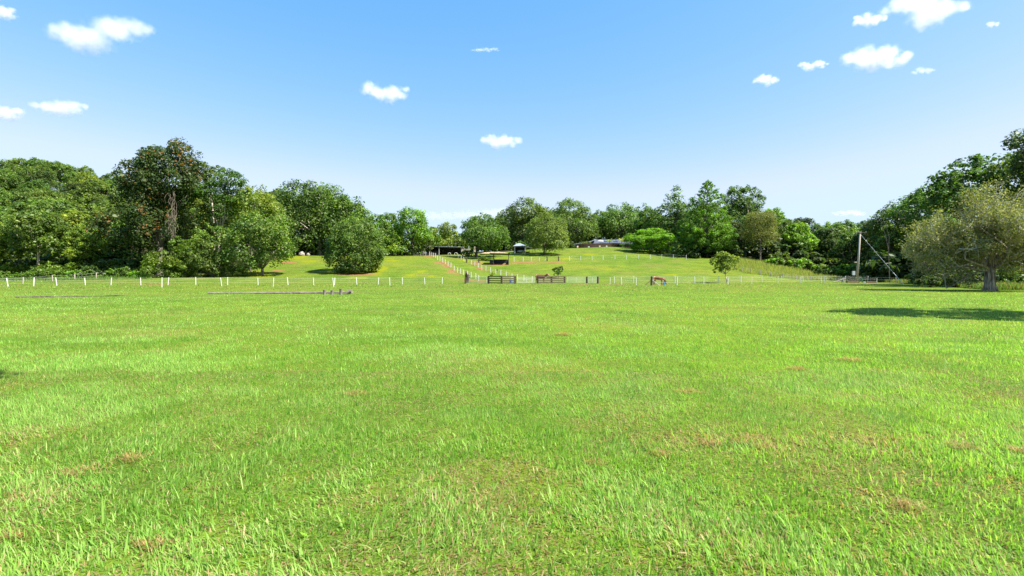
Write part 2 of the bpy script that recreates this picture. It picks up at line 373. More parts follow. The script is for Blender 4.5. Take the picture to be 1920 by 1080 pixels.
# ------------------------------------------------------------------ lawn blades
def blades(P, az, lean, L, Wd, col, seg, kink=0.6):
    """P n,3 base points; returns one mesh's arrays; each blade bends over along azimuth az"""
    n = len(P); up = np.array([0, 0, 1.0])
    d = np.stack([np.cos(az), np.sin(az), np.zeros(n)], -1)
    side = np.stack([-np.sin(az), np.cos(az), np.zeros(n)], -1)
    tw = (rng.random(n) - 0.5) * 1.6
    side = side * np.cos(tw)[:, None] + (d * 0.6 + up * 0.4) * np.sin(tw)[:, None]
    ts = np.linspace(0, 1, seg + 1)
    ring = []
    pos = P.copy(); prev = 0
    for k, t in enumerate(ts):
        if k:
            ang = lean * (kink + (1.35 - kink) * t)
            pos = pos + (d * np.sin(ang)[:, None] + up * np.cos(ang)[:, None]) * (L / seg)[:, None]
        wd = Wd * (0.8 if k == 0 else (1.0 - t ** 2.2)) * 0.5
        if k < seg: ring += [pos - side * wd[:, None], pos + side * wd[:, None]]
        else: ring += [pos]
    nv = 2 * seg + 1
    V = np.stack(ring, 1).reshape(-1, 3)
    base = np.arange(n)[:, None] * nv
    loops = []; tot = []
    for k in range(seg - 1): loops.append(base + np.array([2 * k, 2 * k + 1, 2 * k + 3, 2 * k + 2])); tot.append(4)
    loops.append(base + np.array([2 * seg - 2, 2 * seg - 1, 2 * seg])); tot.append(3)
    Lp = np.concatenate(loops, 1).ravel(); T = np.tile(tot, n); St = np.concatenate([[0], np.cumsum(T)[:-1]])
    Cc = np.repeat(np.concatenate([col, np.ones((n, 1))], 1), nv, 0)
    return V, Lp, St, T, Cc

GREENS = np.array([(0.180, 0.350, 0.048), (0.248, 0.430, 0.070), (0.305, 0.455, 0.102), (0.112, 0.245, 0.036), (0.37, 0.48, 0.165)])
STRAW = np.array([(0.40, 0.29, 0.13), (0.33, 0.21, 0.09), (0.44, 0.36, 0.19)])
def lawn():
    rho0, Y0 = 3500, 5.0
    for name, ya, yb, seg, lab in (('lawn_grass', 1.7, 5.2, 2, 'long green grass blades in the near foreground of the field'),
                                   ('lawn_grass', 5.2, 12.5, 1, 'green grass blades in the middle of the foreground field'),
                                   ('lawn_grass', 12.5, 60, 1, 'short grass blades of the field stretching towards the fence')):
        # sample depth with density rho(Y)*width(Y)
        yy = np.linspace(ya, yb, 400); wid = 2.16 * yy + 3
        dens = rho0 * (1.55 if ya < 4 else 1.9 if ya < 12 else 1.15) * np.minimum(1, (Y0 / yy) ** 2.0) * wid
        if ya > 12: dens = dens * sstep(60, 34, yy)
        cdf = np.cumsum(dens); n = int(cdf[-1] * (yy[1] - yy[0])); cdf /= cdf[-1]
        Y = np.interp(rng.random(n), cdf, yy); X = (rng.random(n) - 0.5) * (2.16 * Y + 3)
        tuft = vnoise(X, Y, 0.35, 3); patch = vnoise(X + 40, Y, 2.2, 3); dry = vnoise(X - 90, Y + 31, 0.9, 3); dry2 = vnoise(X + 11, Y + 77, 5.0, 2)
        keep = rng.random(n) < 0.55 + 0.9 * sstep(0.30, 0.62, tuft)
        X, Y, tuft, patch, dry, dry2 = [a[keep] for a in (X, Y, tuft, patch, dry, dry2)]; n = len(X)
        sc = np.maximum(1, Y / Y0)
        az = vnoise(X + 7, Y + 3, 1.1, 2) * 8 + rng.normal(0, 1.25, n)
        lean = np.clip(0.42 + 0.35 * vnoise(X - 3, Y + 9, 0.8, 2) + rng.normal(0, 0.34, n), 0.05, 1.4)
        L = (0.026 + 0.046 * tuft + 0.012 * patch) * rng.lognormal(0, 0.32, n) * sc ** 0.15
        Wd = 0.0068 * rng.lognormal(0, 0.38, n) * sc ** 0.66
        wide = rng.random(n) < 0.035; Wd[wide] *= 1.6; L[wide] *= 1.3
        k = np.clip((patch - 0.5) * 1.5 + (0.5 - vnoise(X + 5, Y - 8, 0.16, 2)) * 2.4 + rng.normal(1.75, 0.95, n), 0, 3.999)
        k0 = k.astype(int); f = (k - k0)[:, None]
        order = np.array([3, 0, 1, 2, 4])
        col = GREENS[order[k0]] * (1 - f) + GREENS[order[np.minimum(k0 + 1, 4)]] * f
        pdead = 0.08 + 0.12 * sstep(14, 5, Y) + 0.10 * sstep(6, 3, Y) * sstep(0, 2.5, X) + 0.5 * sstep(0.50, 0.72, dry * 0.65 + dry2 * 0.35)
        # worn, drier turf towards the front of the field
        pdead = pdead + 0.08 * sstep(5, 2.4, Y) + 0.25 * sstep(6.5, 2.4, Y) * sstep(0.35, 0.6, dry)
        dead = rng.random(n) < pdead
        col[dead] = STRAW[rng.integers(0, 3, dead.sum())]
        lean[dead] = np.clip(lean[dead] + 0.45, 0, 1.5); L[dead] *= 0.75
        col = col * rng.lognormal(0, 0.16, (n, 1))
        P = np.stack([X, Y, hz(X, Y) - 0.004], -1)
        V, Lp, St, T, Cc = blades(P, az, lean, L, Wd, col, seg)
        if ya < 4:      # low mat of clippings, runners and dead leaf under the blades
            m = 170000; Y2 = np.sqrt(rng.uniform(1.7 ** 2, 8.5 ** 2, m)); X2 = (rng.random(m) - .5) * (2.16 * Y2 + 3)
            dr = vnoise(X2 - 90, Y2 + 31, .9, 3); c2 = np.where((rng.random(m) < .5 + .4 * sstep(.4, .65, dr))[:, None], STRAW[rng.integers(0, 3, m)] * .85, GREENS[rng.integers(0, 4, m)] * .8) * rng.lognormal(0, .22, (m, 1))
            b2 = blades(np.stack([X2, Y2, rng.uniform(0, .018, m)], -1), rng.random(m) * 6.28, rng.uniform(.9, 1.62, m), rng.uniform(.02, .06, m), rng.uniform(.004, .009, m) * np.maximum(1, Y2 / 5), c2, 1)
            Lp = np.concatenate([Lp, b2[1] + len(V)]); V = np.concatenate([V, b2[0]]); T = np.concatenate([T, b2[3]]); St = np.concatenate([[0], np.cumsum(T)[:-1]]); Cc = np.concatenate([Cc, b2[4]])
        tag(link(name, raw_mesh(name, V, Lp, St, T, M_GRASS, Cc)), lab, 'grass', kind='stuff')
lawn()

def dry_clumps():
    Vs = []; off = 0; Ls = []; Ts = []; Cs = []
    for px, row, rad in [(1290, 738, .16), (1403, 834, .16), (1435, 848, .08), (1330, 838, .10), (1805, 846, .14), (1905, 852, .08), (245, 871, .12), (150, 893, .14), (1057, 628, .2), (668, 741, .14),
                         (1495, 695, .14), (1595, 677, .2), (1240, 862, .08), (20, 1018, .10), (290, 1040, .07), (1115, 880, .08), (1700, 960, .10)]:
        c = hit(px, row, 1.5, 60); rad *= .8; n = int(230 * (rad / .1) ** 1.2)
        r = rad * np.sqrt(rng.random(n)) ; t = rng.random(n) * 6.283
        X = c.x + r * np.cos(t) * 1.3 + rng.normal(0, rad * .45, n); Y = c.y + r * np.sin(t) + rng.normal(0, rad * .35, n)
        hh = np.clip(1 - (r / rad) ** 2, 0, 1) * rad * 0.2
        P = np.stack([X, Y, hh * rng.random(n) + 0.02], -1)
        cc = STRAW[rng.integers(0, 3, n)] * np.array([0.95, 0.86, 0.74]) * rng.lognormal(0, 0.25, (n, 1))
        V, Lp, St, T, Cc = blades(P, rng.random(n) * 6.28, rng.uniform(0.7, 1.6, n), rng.uniform(.03, .08, n), rng.uniform(.003, .006, n) * max(1, c.y / 6), cc, 2)
        Vs.append(V); Ls.append(Lp + off); Ts.append(T); Cs.append(Cc); off += len(V)
    T = np.concatenate(Ts)
    me = raw_mesh('dry_grass', np.concatenate(Vs), np.concatenate(Ls), np.concatenate([[0], np.cumsum(T)[:-1]]), T, M_GRASS, np.concatenate(Cs))
    tag(link('dry_grass', me), 'scattered brown clumps of dead grass lying on the lawn', 'dry grass', kind='stuff')
dry_clumps()

def tall_grass(name, label, pts_fn, n, hmin, hmax, cols, seed=0):
    r = np.random.default_rng(seed); X, Y = pts_fn(r, n); n = len(X)
    P = np.stack([X, Y, hz(X, Y) - 0.02], -1)
    col = np.array(cols)[r.integers(0, len(cols), n)] * r.lognormal(0, 0.18, (n, 1))
    patch = vnoise(X, Y, 4, 2)
    V, Lp, St, T, Cc = blades(P, r.random(n) * 6.28, r.uniform(.05, .55, n), r.uniform(hmin, hmax, n) * (0.7 + 0.6 * patch), r.uniform(.04, .075, n), col, 2)
    tag(link(name, raw_mesh(name, V, Lp, St, T, M_GRASS, Cc)), label, 'tall grass', kind='stuff')

# ------------------------------------------------------------------ foliage
PAL = {
 'camphor': [(0.060, 0.110, 0.022), (0.080, 0.135, 0.026), (0.105, 0.160, 0.028), (0.045, 0.085, 0.022)],
 'olive':   [(0.095, 0.135, 0.028), (0.120, 0.155, 0.032), (0.072, 0.108, 0.026)],
 'yellow':  [(0.135, 0.180, 0.022), (0.100, 0.155, 0.024), (0.075, 0.125, 0.024)],
 'dark':    [(0.036, 0.062, 0.020), (0.050, 0.080, 0.022), (0.065, 0.090, 0.022), (0.038, 0.068, 0.024)],
 'fresh':   [(0.092, 0.190, 0.018), (0.070, 0.145, 0.018), (0.125, 0.220, 0.020)],
 'deep':    [(0.046, 0.094, 0.018), (0.060, 0.115, 0.018), (0.036, 0.074, 0.018)],
 'poinciana': [(0.085, 0.205, 0.011), (0.066, 0.160, 0.011), (0.112, 0.240, 0.013)],
 'tan':     [(0.125, 0.140, 0.042), (0.105, 0.125, 0.034), (0.085, 0.110, 0.030)],
 'greyleaf': [(0.130, 0.145, 0.062), (0.165, 0.175, 0.075), (0.095, 0.115, 0.042), (0.140, 0.165, 0.048)],
 'scrub':   [(0.090, 0.165, 0.022), (0.070, 0.130, 0.022), (0.120, 0.185, 0.024)],
 'mango':   [(0.065, 0.130, 0.016), (0.105, 0.185, 0.018), (0.042, 0.085, 0.018), (0.145, 0.220, 0.022)],
}
LEAF_GAIN = np.array([1.45, 1.40, 1.1])
def unit(a): return a / np.maximum(np.linalg.norm(a, axis=1, keepdims=True), 1e-9)

def leaf_mesh(name, P, N, size, aspect, col, r):
    n = len(P); t = unit(np.cross(N, unit(r.normal(size=(n, 3))))); b = np.cross(N, t)
    L = (size * r.lognormal(0, 0.25, n))[:, None] * 0.5; Wd = L * aspect
    fold = N * (L * r.uniform(-0.35, 0.1, (n, 1)))
    V = np.stack([P - t * L + fold, P + b * Wd, P + t * L + fold, P - b * Wd], 1).reshape(-1, 3)
    Cc = np.repeat(np.concatenate([col, np.ones((n, 1))], 1), 4, 0)
    return raw_mesh(name, V, np.arange(4 * n), np.arange(n) * 4, np.full(n, 4), M_LEAF, Cc)

def crown_mesh(name, lobes, n, size, pal, seed, clump=0.42, aspect=0.6, up=0.5, flat=1.0, accent=None, cull=0.6, per=22, droop=0.0, bottom=0.55):
    """leaves gathered in clumps over the lobes' outer shells"""
    r = np.random.default_rng(seed); lobes = np.array(lobes, float)
    c, rad = lobes[:, :3], lobes[:, 3:6]
    if n < 0:      # enough leaves to close the crown: -n layers over its shell
        shell = 0.5 * 4 * np.pi * ((rad[:, 0] * rad[:, 1]) ** 1.6 / 3 + (rad[:, 0] * rad[:, 2]) ** 1.6 / 3 + (rad[:, 1] * rad[:, 2]) ** 1.6 / 3) ** (1 / 1.6)
        n = int(-n * shell.sum() / (0.5 * aspect * size * size))
    area = (rad[:, 0] * rad[:, 1] + rad[:, 0] * rad[:, 2] + rad[:, 1] * rad[:, 2])
    ncl = np.maximum(5, (per * area / area.mean()).astype(int))
    CC, CR, CO = [], [], []
    for i in range(len(lobes)):
        d = unit(r.normal(size=(ncl[i] * 3, 3))); d = d[(d[:, 2] > -bottom) | (r.random(len(d)) < 0.18)][:ncl[i]]
        k = r.uniform(0.72, 0.98, (len(d), 1))
        CC.append(c[i] + d * rad[i] * k); CO.append(d); CR.append(clump * rad[i].mean() * r.uniform(0.55, 1.25, len(d)))
    CC, CR, CO = np.concatenate(CC), np.concatenate(CR), np.concatenate(CO)
    idx = r.choice(len(CC), n, p=CR ** 2 / (CR ** 2).sum())
    d = unit(r.normal(size=(n, 3)) + CO[idx] * 0.75 + np.array([0, 0, 0.45]))
    q = r.random((n, 1)) ** 0.45
    P = CC[idx] + d * CR[idx][:, None] * q * np.array([1.15, 1.15, flat])
    P[:, 2] -= droop * np.abs(r.normal(size=n)) * CR[idx]
    m = np.full(n, 9.0)
    for i in range(len(lobes)): m = np.minimum(m, np.linalg.norm((P - c[i]) / rad[i], axis=1))
    keep = m > cull; P, d, idx = P[keep], d[keep], idx[keep]; n = len(P)
    N = unit(d * 0.7 + np.array([0, 0, up]) + r.normal(size=(n, 3)) * 0.5)
    pal = np.array(PAL[pal]) * LEAF_GAIN; cp = r.integers(0, len(pal), len(CC)); ct = r.lognormal(0, 0.16, len(CC))
    pick = np.where(r.random(n) < 0.65, cp[idx], r.integers(0, len(pal), n))
    col = pal[pick] * (ct[idx] * r.lognormal(0, 0.2, n))[:, None]
    if accent:
        rgb, frac = accent; hot = r.random(len(CC)) < frac; on = hot[idx] & (r.random(n) < 0.25)
        col[on] = np.array(rgb) * r.lognormal(0, 0.2, (on.sum(), 1))
    return leaf_mesh(name, P, N, size, aspect, col, r)

def limb(g, a, b, ra, rb, n=6, sag=0.12, r=random, steps=5):
    a, b = Vector(a), Vector(b); L = (b - a).length
    off = Vector((r.uniform(-1, 1), r.uniform(-1, 1), r.uniform(-0.2, 0.6))) * L * sag
    pts = []; rad = []
    for k in range(steps + 1):
        t = k / steps; pts.append(a.lerp(b, t) + off * math.sin(math.pi * t) + Vector((r.uniform(-1, 1), r.uniform(-1, 1), 0)) * L * 0.012); rad.append(ra + (rb - ra) * t ** 0.8)
    g.tube(pts, rad, n); return pts

def trunk_geo(base_r, fork, lobes, seed, lean=(0, 0), nl=None, buttress=1.5):
    r = random.Random(seed); g = G()
    top = Vector((lean[0], lean[1], fork))
    pts = [Vector((0, 0, -0.4)), Vector((0, 0, 0.25)), top * 0.45 + Vector((r.uniform(-.1, .1), r.uniform(-.1, .1), 0)) * fork * 0.3, top]
    g.tube(pts, [base_r * buttress, base_r * 1.08, base_r * 0.85, base_r * 0.72], 8)
    ls = sorted(lobes, key=lambda l: -l[3]); ls = ls[:nl] if nl else ls
    for l in ls:
        e = Vector(l[:3]); e.z = e.z + l[5] * 0.25
        if e.z < fork + 0.3: s = top * 0.7
        else: s = top
        p = limb(g, s, e, base_r * 0.5, base_r * 0.12, 5, 0.1, r)
        for _ in range(3):
            q = p[r.choice([2, 3, 4])]
            d = Vector((r.gauss(0, 1), r.gauss(0, 1), r.gauss(0.4, 0.6))).normalized()
            limb(g, q, q + Vector((d.x * l[3], d.y * l[4], d.z * l[5])) * 0.85, base_r * 0.2, base_r * 0.05, 4, 0.1, r, 3)
    return g

def tree_px(name, label, px, Y, lobes, pal, n, size, seed, trunk=0.35, fork=None, bark=None, dark=False, group=None, cat='tree', lean_px=0, nl=None, **kw):
    """a tree standing at that spot; its boughs are given where the photograph shows them, (px, row, half-width, half-height, offset in depth)"""
    b = gp(px, Y); L = []
    for l in lobes:
        p = W(l[0], l[1], Y) - b; rx, rzz = l[2] * Y / F, l[3] * Y / F
        dy = l[4] if len(l) > 4 else random.uniform(-0.4, 0.4) * rx
        L.append((p.x, dy, p.z, rx, max(rx * 0.95, rzz * 0.8), rzz))
    t = thing(name, label, cat, b, 0, group)
    top = max(l[2] + l[5] for l in L); low = min(l[2] - l[5] for l in L)
    if fork is None: fork = max(0.6, low + (top - low) * 0.22)
    trunk_geo(trunk, fork, L, seed, (lean_px * Y / F, 0), nl).build('trunk', bark or M_BARK, t, smooth=True)
    link('crown', crown_mesh('crown', L, n, size * 1.12, pal, seed, **{**kw, 'per': int(kw.get('per', 22) * 1.7)}), t)
    return t

# ---- prototypes for the woods (shared meshes, every tree its own object)
def proto_lobes(H, Rr, seed, low=0.32, k=9, top=1.0):
    r = random.Random(seed); L = []
    for i in range(k):
        t = (i + 0.5) / k; a = i * 2.4 + r.uniform(-.4, .4); z = H * (low + (top - low - 0.12) * t)
        prof = math.sin(math.pi * (0.18 + 0.72 * t)) * Rr * 0.62
        rr = Rr * r.uniform(0.38, 0.56) * (1.0 if t < 0.8 else 0.85)
        L.append((math.cos(a) * prof, math.sin(a) * prof, z, rr, rr, rr * r.uniform(0.62, 0.85)))
    L.append((0, 0, H * 0.86, Rr * 0.5, Rr * 0.5, H * 0.12))
    return L
PROTO = []
for s, (H, Rr, pal, low, n, size) in enumerate([(17, 5.6, 'camphor', .34, 8500, .50), (15, 5.0, 'camphor', .30, 7500, .48), (18, 5.2, 'olive', .38, 7500, .46), (14, 4.6, 'yellow', .34, 6500, .46),
                                          (16, 5.4, 'dark', .28, 8000, .50), (12, 4.4, 'fresh', .22, 6500, .44), (13, 5.2, 'camphor', .42, 6500, .46)]):
    L = proto_lobes(H, Rr, 40 + s, low, 9)
    PROTO.append((H, Rr, trunk_geo(0.26 if s != 2 else 0.2, H * low * 0.95, L, 40 + s, nl=7).mesh('trunk', M_BARK_PALE if s in (1, 2, 6) else M_BARK, True),
                  crown_mesh('crown', L, -2.1, size, pal, 60 + s, up=0.55, bottom=0.45, per=30)))
def wood_tree(x, y, Hs, k, label, group, rz=None, wide=1.0):
    H, Rr, tm, cm = PROTO[k]; s = Hs / H
    t = thing('forest_tree', label, 'tree', (x, y, gz(x, y) - 0.1), random.uniform(0, 6.28) if rz is None else rz, group)
    for nm, me in (('trunk', tm), ('crown', cm)): link(nm, me, t, scale=(s * wide, s * wide, s))
    return t
KINDS = ['mid green', 'pale trunked', 'olive', 'yellow green', 'dark green', 'fresh green', 'flat crowned']
def wood(rows, label, group, kinds, jit=2.0):
    for Y, pa, pb, step, h0, h1 in rows:
        dx = step; x = (pa - 960) / F * Y; xe = (pb - 960) / F * Y
        while x < xe:
            wood_tree(x + random.uniform(-jit, jit), Y + random.uniform(-jit, jit) * 1.4, random.uniform(h0, h1), (kk := random.choice(kinds)), label.replace('KIND', KINDS[kk]).replace('RANK', 'front' if Y == rows[0][0] else 'rear' if Y == rows[-1][0] else 'middle'), group, wide=random.uniform(0.9, 1.15))
            x += dx * random.uniform(0.85, 1.15)

# shrubs
SHRUB = []
for s, (pal, n, size) in enumerate([('scrub', 2600, .30), ('fresh', 2400, .28), ('camphor', 2600, .32), ('dark', 2400, .32), ('olive', 2200, .26)]):
    r = random.Random(s); L = []
    for i in range(6):
        a = i * 1.05 + r.uniform(-.3, .3); d = r.uniform(0.5, 1.3); rr = r.uniform(.7, 1.1)
        L.append((math.cos(a) * d, math.sin(a) * d, r.uniform(.6, 1.4), rr, rr, rr * .8))
    L.append((0, 0, 1.7, .9, .9, .8))
    SHRUB.append((trunk_geo(0.06, 0.4, L, s).mesh('stem', M_BARK, True), crown_mesh('foliage', L, -1.5, size * 1.2, pal, 80 + s, up=.4, bottom=.9, per=14, cull=0.55)))
def shrub(x, y, h, k, label, group, wide=1.0):
    t = thing('shrub', label, 'shrub', (x, y, gz(x, y) - 0.05), random.uniform(0, 6.28), group); s = h / 2.5
    for nm, me in (('stem', SHRUB[k][0]), ('foliage', SHRUB[k][1])): link(nm, me, t, scale=(s * wide, s * wide, s))
    return t
# ------------------------------------------------------------------ woods that close the view
wood([(112, -140, 215, 8.5, 11, 15), (124, -160, 400, 9, 13, 17), (138, -160, 420, 9, 14, 18), (154, -160, 470, 9.5, 14, 18), (172, -140, 500, 10, 15, 18),
      (190, -140, 480, 10.5, 15, 18), (212, -140, 470, 11, 15, 18), (236, -120, 430, 12, 15, 18), (262, -120, 330, 13, 16, 19)],
     'KIND tree in the RANK ranks of the left hillside wood', 'trees of the left hillside wood', [0, 1, 0, 4, 6, 2, 1, 0, 6, 3])
wood([(172, 510, 660, 9, 18, 21), (186, 480, 690, 9, 18, 21), (205, 500, 650, 11, 18, 20)],
     'tall KIND tree in the RANK rank behind the left grassy slope', 'trees behind the left slope', [0, 1, 4, 0])
wood([(150, 690, 745, 6, 8, 10), (165, 675, 735, 7, 11, 14), (190, 690, 860, 9, 10, 13), (180, 800, 870, 7, 9, 11)],
     'KIND tree in the RANK row behind the open shed', 'trees behind the shed', [0, 1, 5, 3])
wood([(226, 930, 1260, 9, 15, 18), (240, 900, 1260, 11, 15, 17)],
     'KIND tree in the RANK row behind the slate roofed house', 'trees behind the house', [0, 1, 4])
wood([(152, 1440, 1700, 7.5, 13, 16), (168, 1400, 1700, 9, 14, 17), (147, 1500, 1660, 7.5, 11, 14), (186, 1400, 1680, 10, 16, 18), (133, 1590, 1660, 7, 9, 12)],
     'KIND tree in the RANK ranks of the wood beyond the tall grass bank', 'trees of the right hand wood', [0, 1, 4, 4, 6, 0, 5])
wood([(100, 1800, 1900, 7, 12, 14), (114, 1700, 1960, 8, 12, 15), (126, 1660, 1800, 8, 12, 15), (88, 1860, 2000, 7, 12, 14), (76, 1900, 2040, 6.5, 12, 14.5)],
     'KIND tree in the RANK ranks behind the grey gnarled tree', 'trees behind the gnarled tree', [4, 4, 0, 1])
wood([(157, 1288, 1420, 6, 9, 13), (174, 1230, 1430, 7, 13, 18), (180, 1200, 1300, 7, 7, 9)],
     'KIND tree in the RANK part of the thicket around the conifer', 'trees around the conifer', [4, 0, 4])

# ------------------------------------------------------------------ single trees, left to right
tt = tree_px('rainforest_tree', 'tallest dark tree on the left with reddish new leaves and rounded top', 300, 109,
        [(300, 345, 52, 44), (318, 315, 42, 32), (298, 312, 36, 30), (336, 298, 32, 28), (262, 338, 34, 28), (248, 376, 26, 36), (334, 338, 34, 28), (290, 352, 44, 36), (278, 408, 46, 40), (244, 432, 40, 36), (300, 440, 38, 34), (265, 300, 14, 14), (345, 368, 22, 18)],
        'dark', -2.2, .46, 1, trunk=.6, fork=6, accent=((0.26, 0.11, 0.03), 0.3), per=20, up=.35)
# dead vines hanging down its trunk
def vines(parent, px, Y, r0, r1, wpx, n, seed):
    r = random.Random(seed); g = G(); b = parent.location
    for _ in range(n):
        p0 = W(px + r.gauss(0, wpx * .4), r.uniform(r0, r0 + (r1 - r0) * .5), Y - 5.0 + r.uniform(-1.0, 1.0)) - b
        L = r.uniform(1.2, 5.0); q = [p0]
        for k in range(4): q.append(q[-1] + Vector((r.gauss(0, .22), r.gauss(0, .2), -L / 4)))
        g.tube(q, r.uniform(.02, .06), 3)
    g.build('dead_vine', plain('dead_vine', (0.13, 0.105, 0.075), .9, var=.4, scale=3), parent)
vines(tt, 322, 109, 358, 494, 12, 38, 3)
tree_px('slender_tree', 'slender airy tree against the sky right of the tallest dark tree', 398, 122, [(378, 320, 16, 12), (398, 332, 17, 13), (374, 338, 9, 8), (408, 318, 10, 8), (385, 352, 12, 7)], 'camphor', -1.9, .36, 2, trunk=.16, fork=16, bark=M_BARK_PALE, per=12)
tree_px('wattle_tree', 'feathery deep green tree with bare pale trunk on the left edge of the wood', 412, 112, [(426, 342, 26, 22), (404, 364, 28, 20), (440, 372, 24, 18), (428, 324, 10, 8), (392, 408, 20, 9), (416, 398, 20, 10)], 'deep', -1.9, .36, 4, trunk=.22, fork=9, bark=M_BARK_PALE, per=22, up=.7, flat=.6)
tree_px('yellow_green_tree', 'yellow green tree standing above the broad bush at the wood edge', 470, 116, [(482, 382, 38, 24), (452, 394, 28, 22), (502, 398, 26, 20), (430, 426, 22, 11), (470, 420, 40, 24)], 'yellow', -1.9, .42, 5, trunk=.3, per=20)
tree_px('olive_tree', 'pale olive tree just right of the vine covered trunk', 350, 115, [(348, 378, 26, 18), (364, 402, 26, 24), (340, 405, 20, 20), (375, 440, 28, 28)], 'olive', -1.9, .42, 6, trunk=.25, per=20)
tree_px('broad_bush_tree', 'broad low tree flecked yellow green beside the left slope, shadow beneath', 492, 107, [(490, 428, 44, 28), (522, 455, 32, 30), (466, 466, 42, 34), (448, 490, 30, 22), (508, 474, 34, 22), (470, 500, 18, 14), (432, 470, 22, 26), (535, 466, 16, 16)],
        'camphor', -1.7, .36, 7, trunk=.35, fork=1.4, accent=((0.18, 0.22, 0.04), 0.45), per=24, bottom=.9)
for px, row, Yd, rx, rzp, k, lab in [(312, 496, 103, 42, 26, 0, 'bright green scrub at the foot of the vine covered trunk'), (348, 478, 104, 26, 34, 0, 'leafy scrub climbing beside the vine covered trunk'),
                               (392, 462, 106, 34, 44, 2, 'bushy green shrub between the vines and the broad low tree'), (398, 494, 104, 30, 22, 2, 'dark shrub left of the broad low tree')]:
    b = gp(px, Yd); t = thing('scrub', lab, 'shrub', b); s = Yd / F
    top = CAMZ - (row - rzp - HOR) / F * Yd - b.z
    L = [(random.uniform(-.6, .6) * rx * s, random.uniform(-1.5, 1.5), top * f, rx * s * .55, rx * s * .5, top * .28) for f in (.2, .3, .35, .45, .55, .65, .72)]
    trunk_geo(.08, .5, L, k).build('stem', M_BARK, t); link('foliage', crown_mesh('foliage', L, -1.4, .34, ['scrub', 'fresh', 'camphor'][k], 300 + px, per=16, bottom=.9), t)
tree_px('camphor_tree', 'huge dark domed tree with pale trunks at the top of the left slope', 600, 152,
        [(560, 372, 40, 24), (604, 382, 42, 26), (575, 420, 52, 32), (622, 418, 34, 32), (540, 408, 36, 30), (592, 452, 44, 18), (640, 400, 24, 22), (530, 450, 30, 22), (585, 352, 24, 10)], 'camphor', -1.9, .52, 8, trunk=.55, fork=5, bark=M_BARK_PALE, per=24)
tree_px('camphor_tree', 'spreading tree partly hidden behind the round tree on the slope', 668, 150, [(650, 395, 26, 26), (675, 420, 28, 24), (700, 425, 26, 20), (640, 440, 30, 26), (705, 450, 30, 18)], 'camphor', -1.9, .48, 9, trunk=.4)
tree_px('round_tree', 'round dense tree standing alone on the left slope', 664, 113, [(662, 448, 42, 34), (642, 468, 34, 34), (685, 468, 34, 34), (662, 482, 48, 24), (630, 488, 26, 20), (696, 490, 22, 18), (660, 430, 28, 18), (672, 498, 34, 12)], 'camphor', -1.9, .33, 10, trunk=.4, fork=1.2, per=34, bottom=1.0, clump=.30)
tree_px('mango_tree', 'domed dark tree with bright green top left of the open shed', 772, 148, [(773, 412, 24, 18), (760, 424, 18, 18), (788, 426, 16, 18), (774, 438, 26, 16), (755, 446, 14, 10), (795, 446, 16, 10)], 'mango', -1.9, .42, 11, trunk=.45, fork=4.2, bark=M_BARK_DARK, per=30, bottom=.5)
tree_px('mango_tree', 'low leafy tree left of the domed dark tree', 738, 146, [(735, 446, 20, 16), (722, 456, 16, 14), (748, 460, 18, 12), (735, 466, 26, 10)], 'mango', -1.9, .38, 12, trunk=.25, fork=1.2)
tree_px('shade_tree', 'low dark tree overhanging the left end of the open shed', 806, 156, [(803, 448, 15, 14), (815, 452, 12, 12), (798, 462, 14, 8)], 'mango', -1.9, .38, 13, trunk=.25, fork=3)
tree_px('fruit_tree', 'yellowish leafy tree behind the open shed roof', 845, 170, [(845, 448, 16, 14), (832, 455, 16, 10), (860, 456, 14, 10), (838, 432, 16, 14)], 'yellow', -1.9, .42, 14, trunk=.25)
tree_px('spreading_tree', 'broad dark tree with bright right side above the field shelter', 893, 146, [(904, 414, 17, 12), (888, 428, 20, 16), (918, 430, 22, 17), (908, 446, 33, 16), (882, 450, 20, 14), (936, 440, 18, 14), (944, 454, 15, 12), (915, 462, 24, 7), (875, 440, 10, 11)], 'camphor', -1.9, .40, 15, trunk=.4, fork=3.2, bark=M_BARK_DARK, per=26)
tree_px('camphor_tree', 'large domed tree behind the carport, left one of a pair', 975, 205, [(985, 398, 34, 18), (960, 415, 26, 20), (1005, 412, 30, 20), (950, 438, 28, 20), (985, 436, 36, 22), (1015, 440, 26, 20), (975, 458, 36, 12)], 'camphor', -1.9, .56, 16, trunk=.6, per=22)
tree_px('camphor_tree', 'large domed tree left of the house roof, right one of a pair', 1075, 208, [(1068, 396, 30, 16), (1048, 410, 22, 20), (1090, 412, 26, 20), (1070, 428, 40, 22), (1100, 440, 26, 18), (1050, 446, 30, 16)], 'camphor', -1.9, .56, 17, trunk=.6, per=22)
tree_px('camphor_tree', 'dark broad tree behind the house roof', 1165, 214, [(1162, 398, 24, 16), (1140, 410, 18, 12), (1185, 408, 26, 18), (1165, 424, 40, 20), (1200, 430, 30, 20), (1130, 436, 22, 16), (1205, 400, 16, 14)], 'camphor', -1.9, .56, 18, trunk=.6, per=22)
tree_px('young_shade_tree', 'lone tree with straight trunk and oval crown on the lawn by the carport', 1020, 151, [(1022, 414, 18, 12), (1010, 428, 20, 16), (1040, 426, 20, 16), (1025, 442, 34, 18), (1004, 452, 18, 12), (1050, 450, 16, 13), (1028, 460, 30, 8)], 'olive', -1.9, .34, 19, trunk=.22, fork=4, bark=M_BARK_DARK, per=26)
tree_px('umbrella_tree', 'flat topped vivid green spreading tree right of the house', 1222, 158, [(1222, 436, 28, 8), (1198, 445, 24, 9), (1245, 446, 22, 9), (1220, 452, 40, 10), (1186, 458, 20, 8), (1256, 460, 16, 8), (1212, 464, 34, 8), (1240, 468, 26, 7)], 'poinciana', -1.9, .34, 20, trunk=.3, fork=2.6, per=44, flat=.45, up=1.1, clump=.26, bottom=.3)
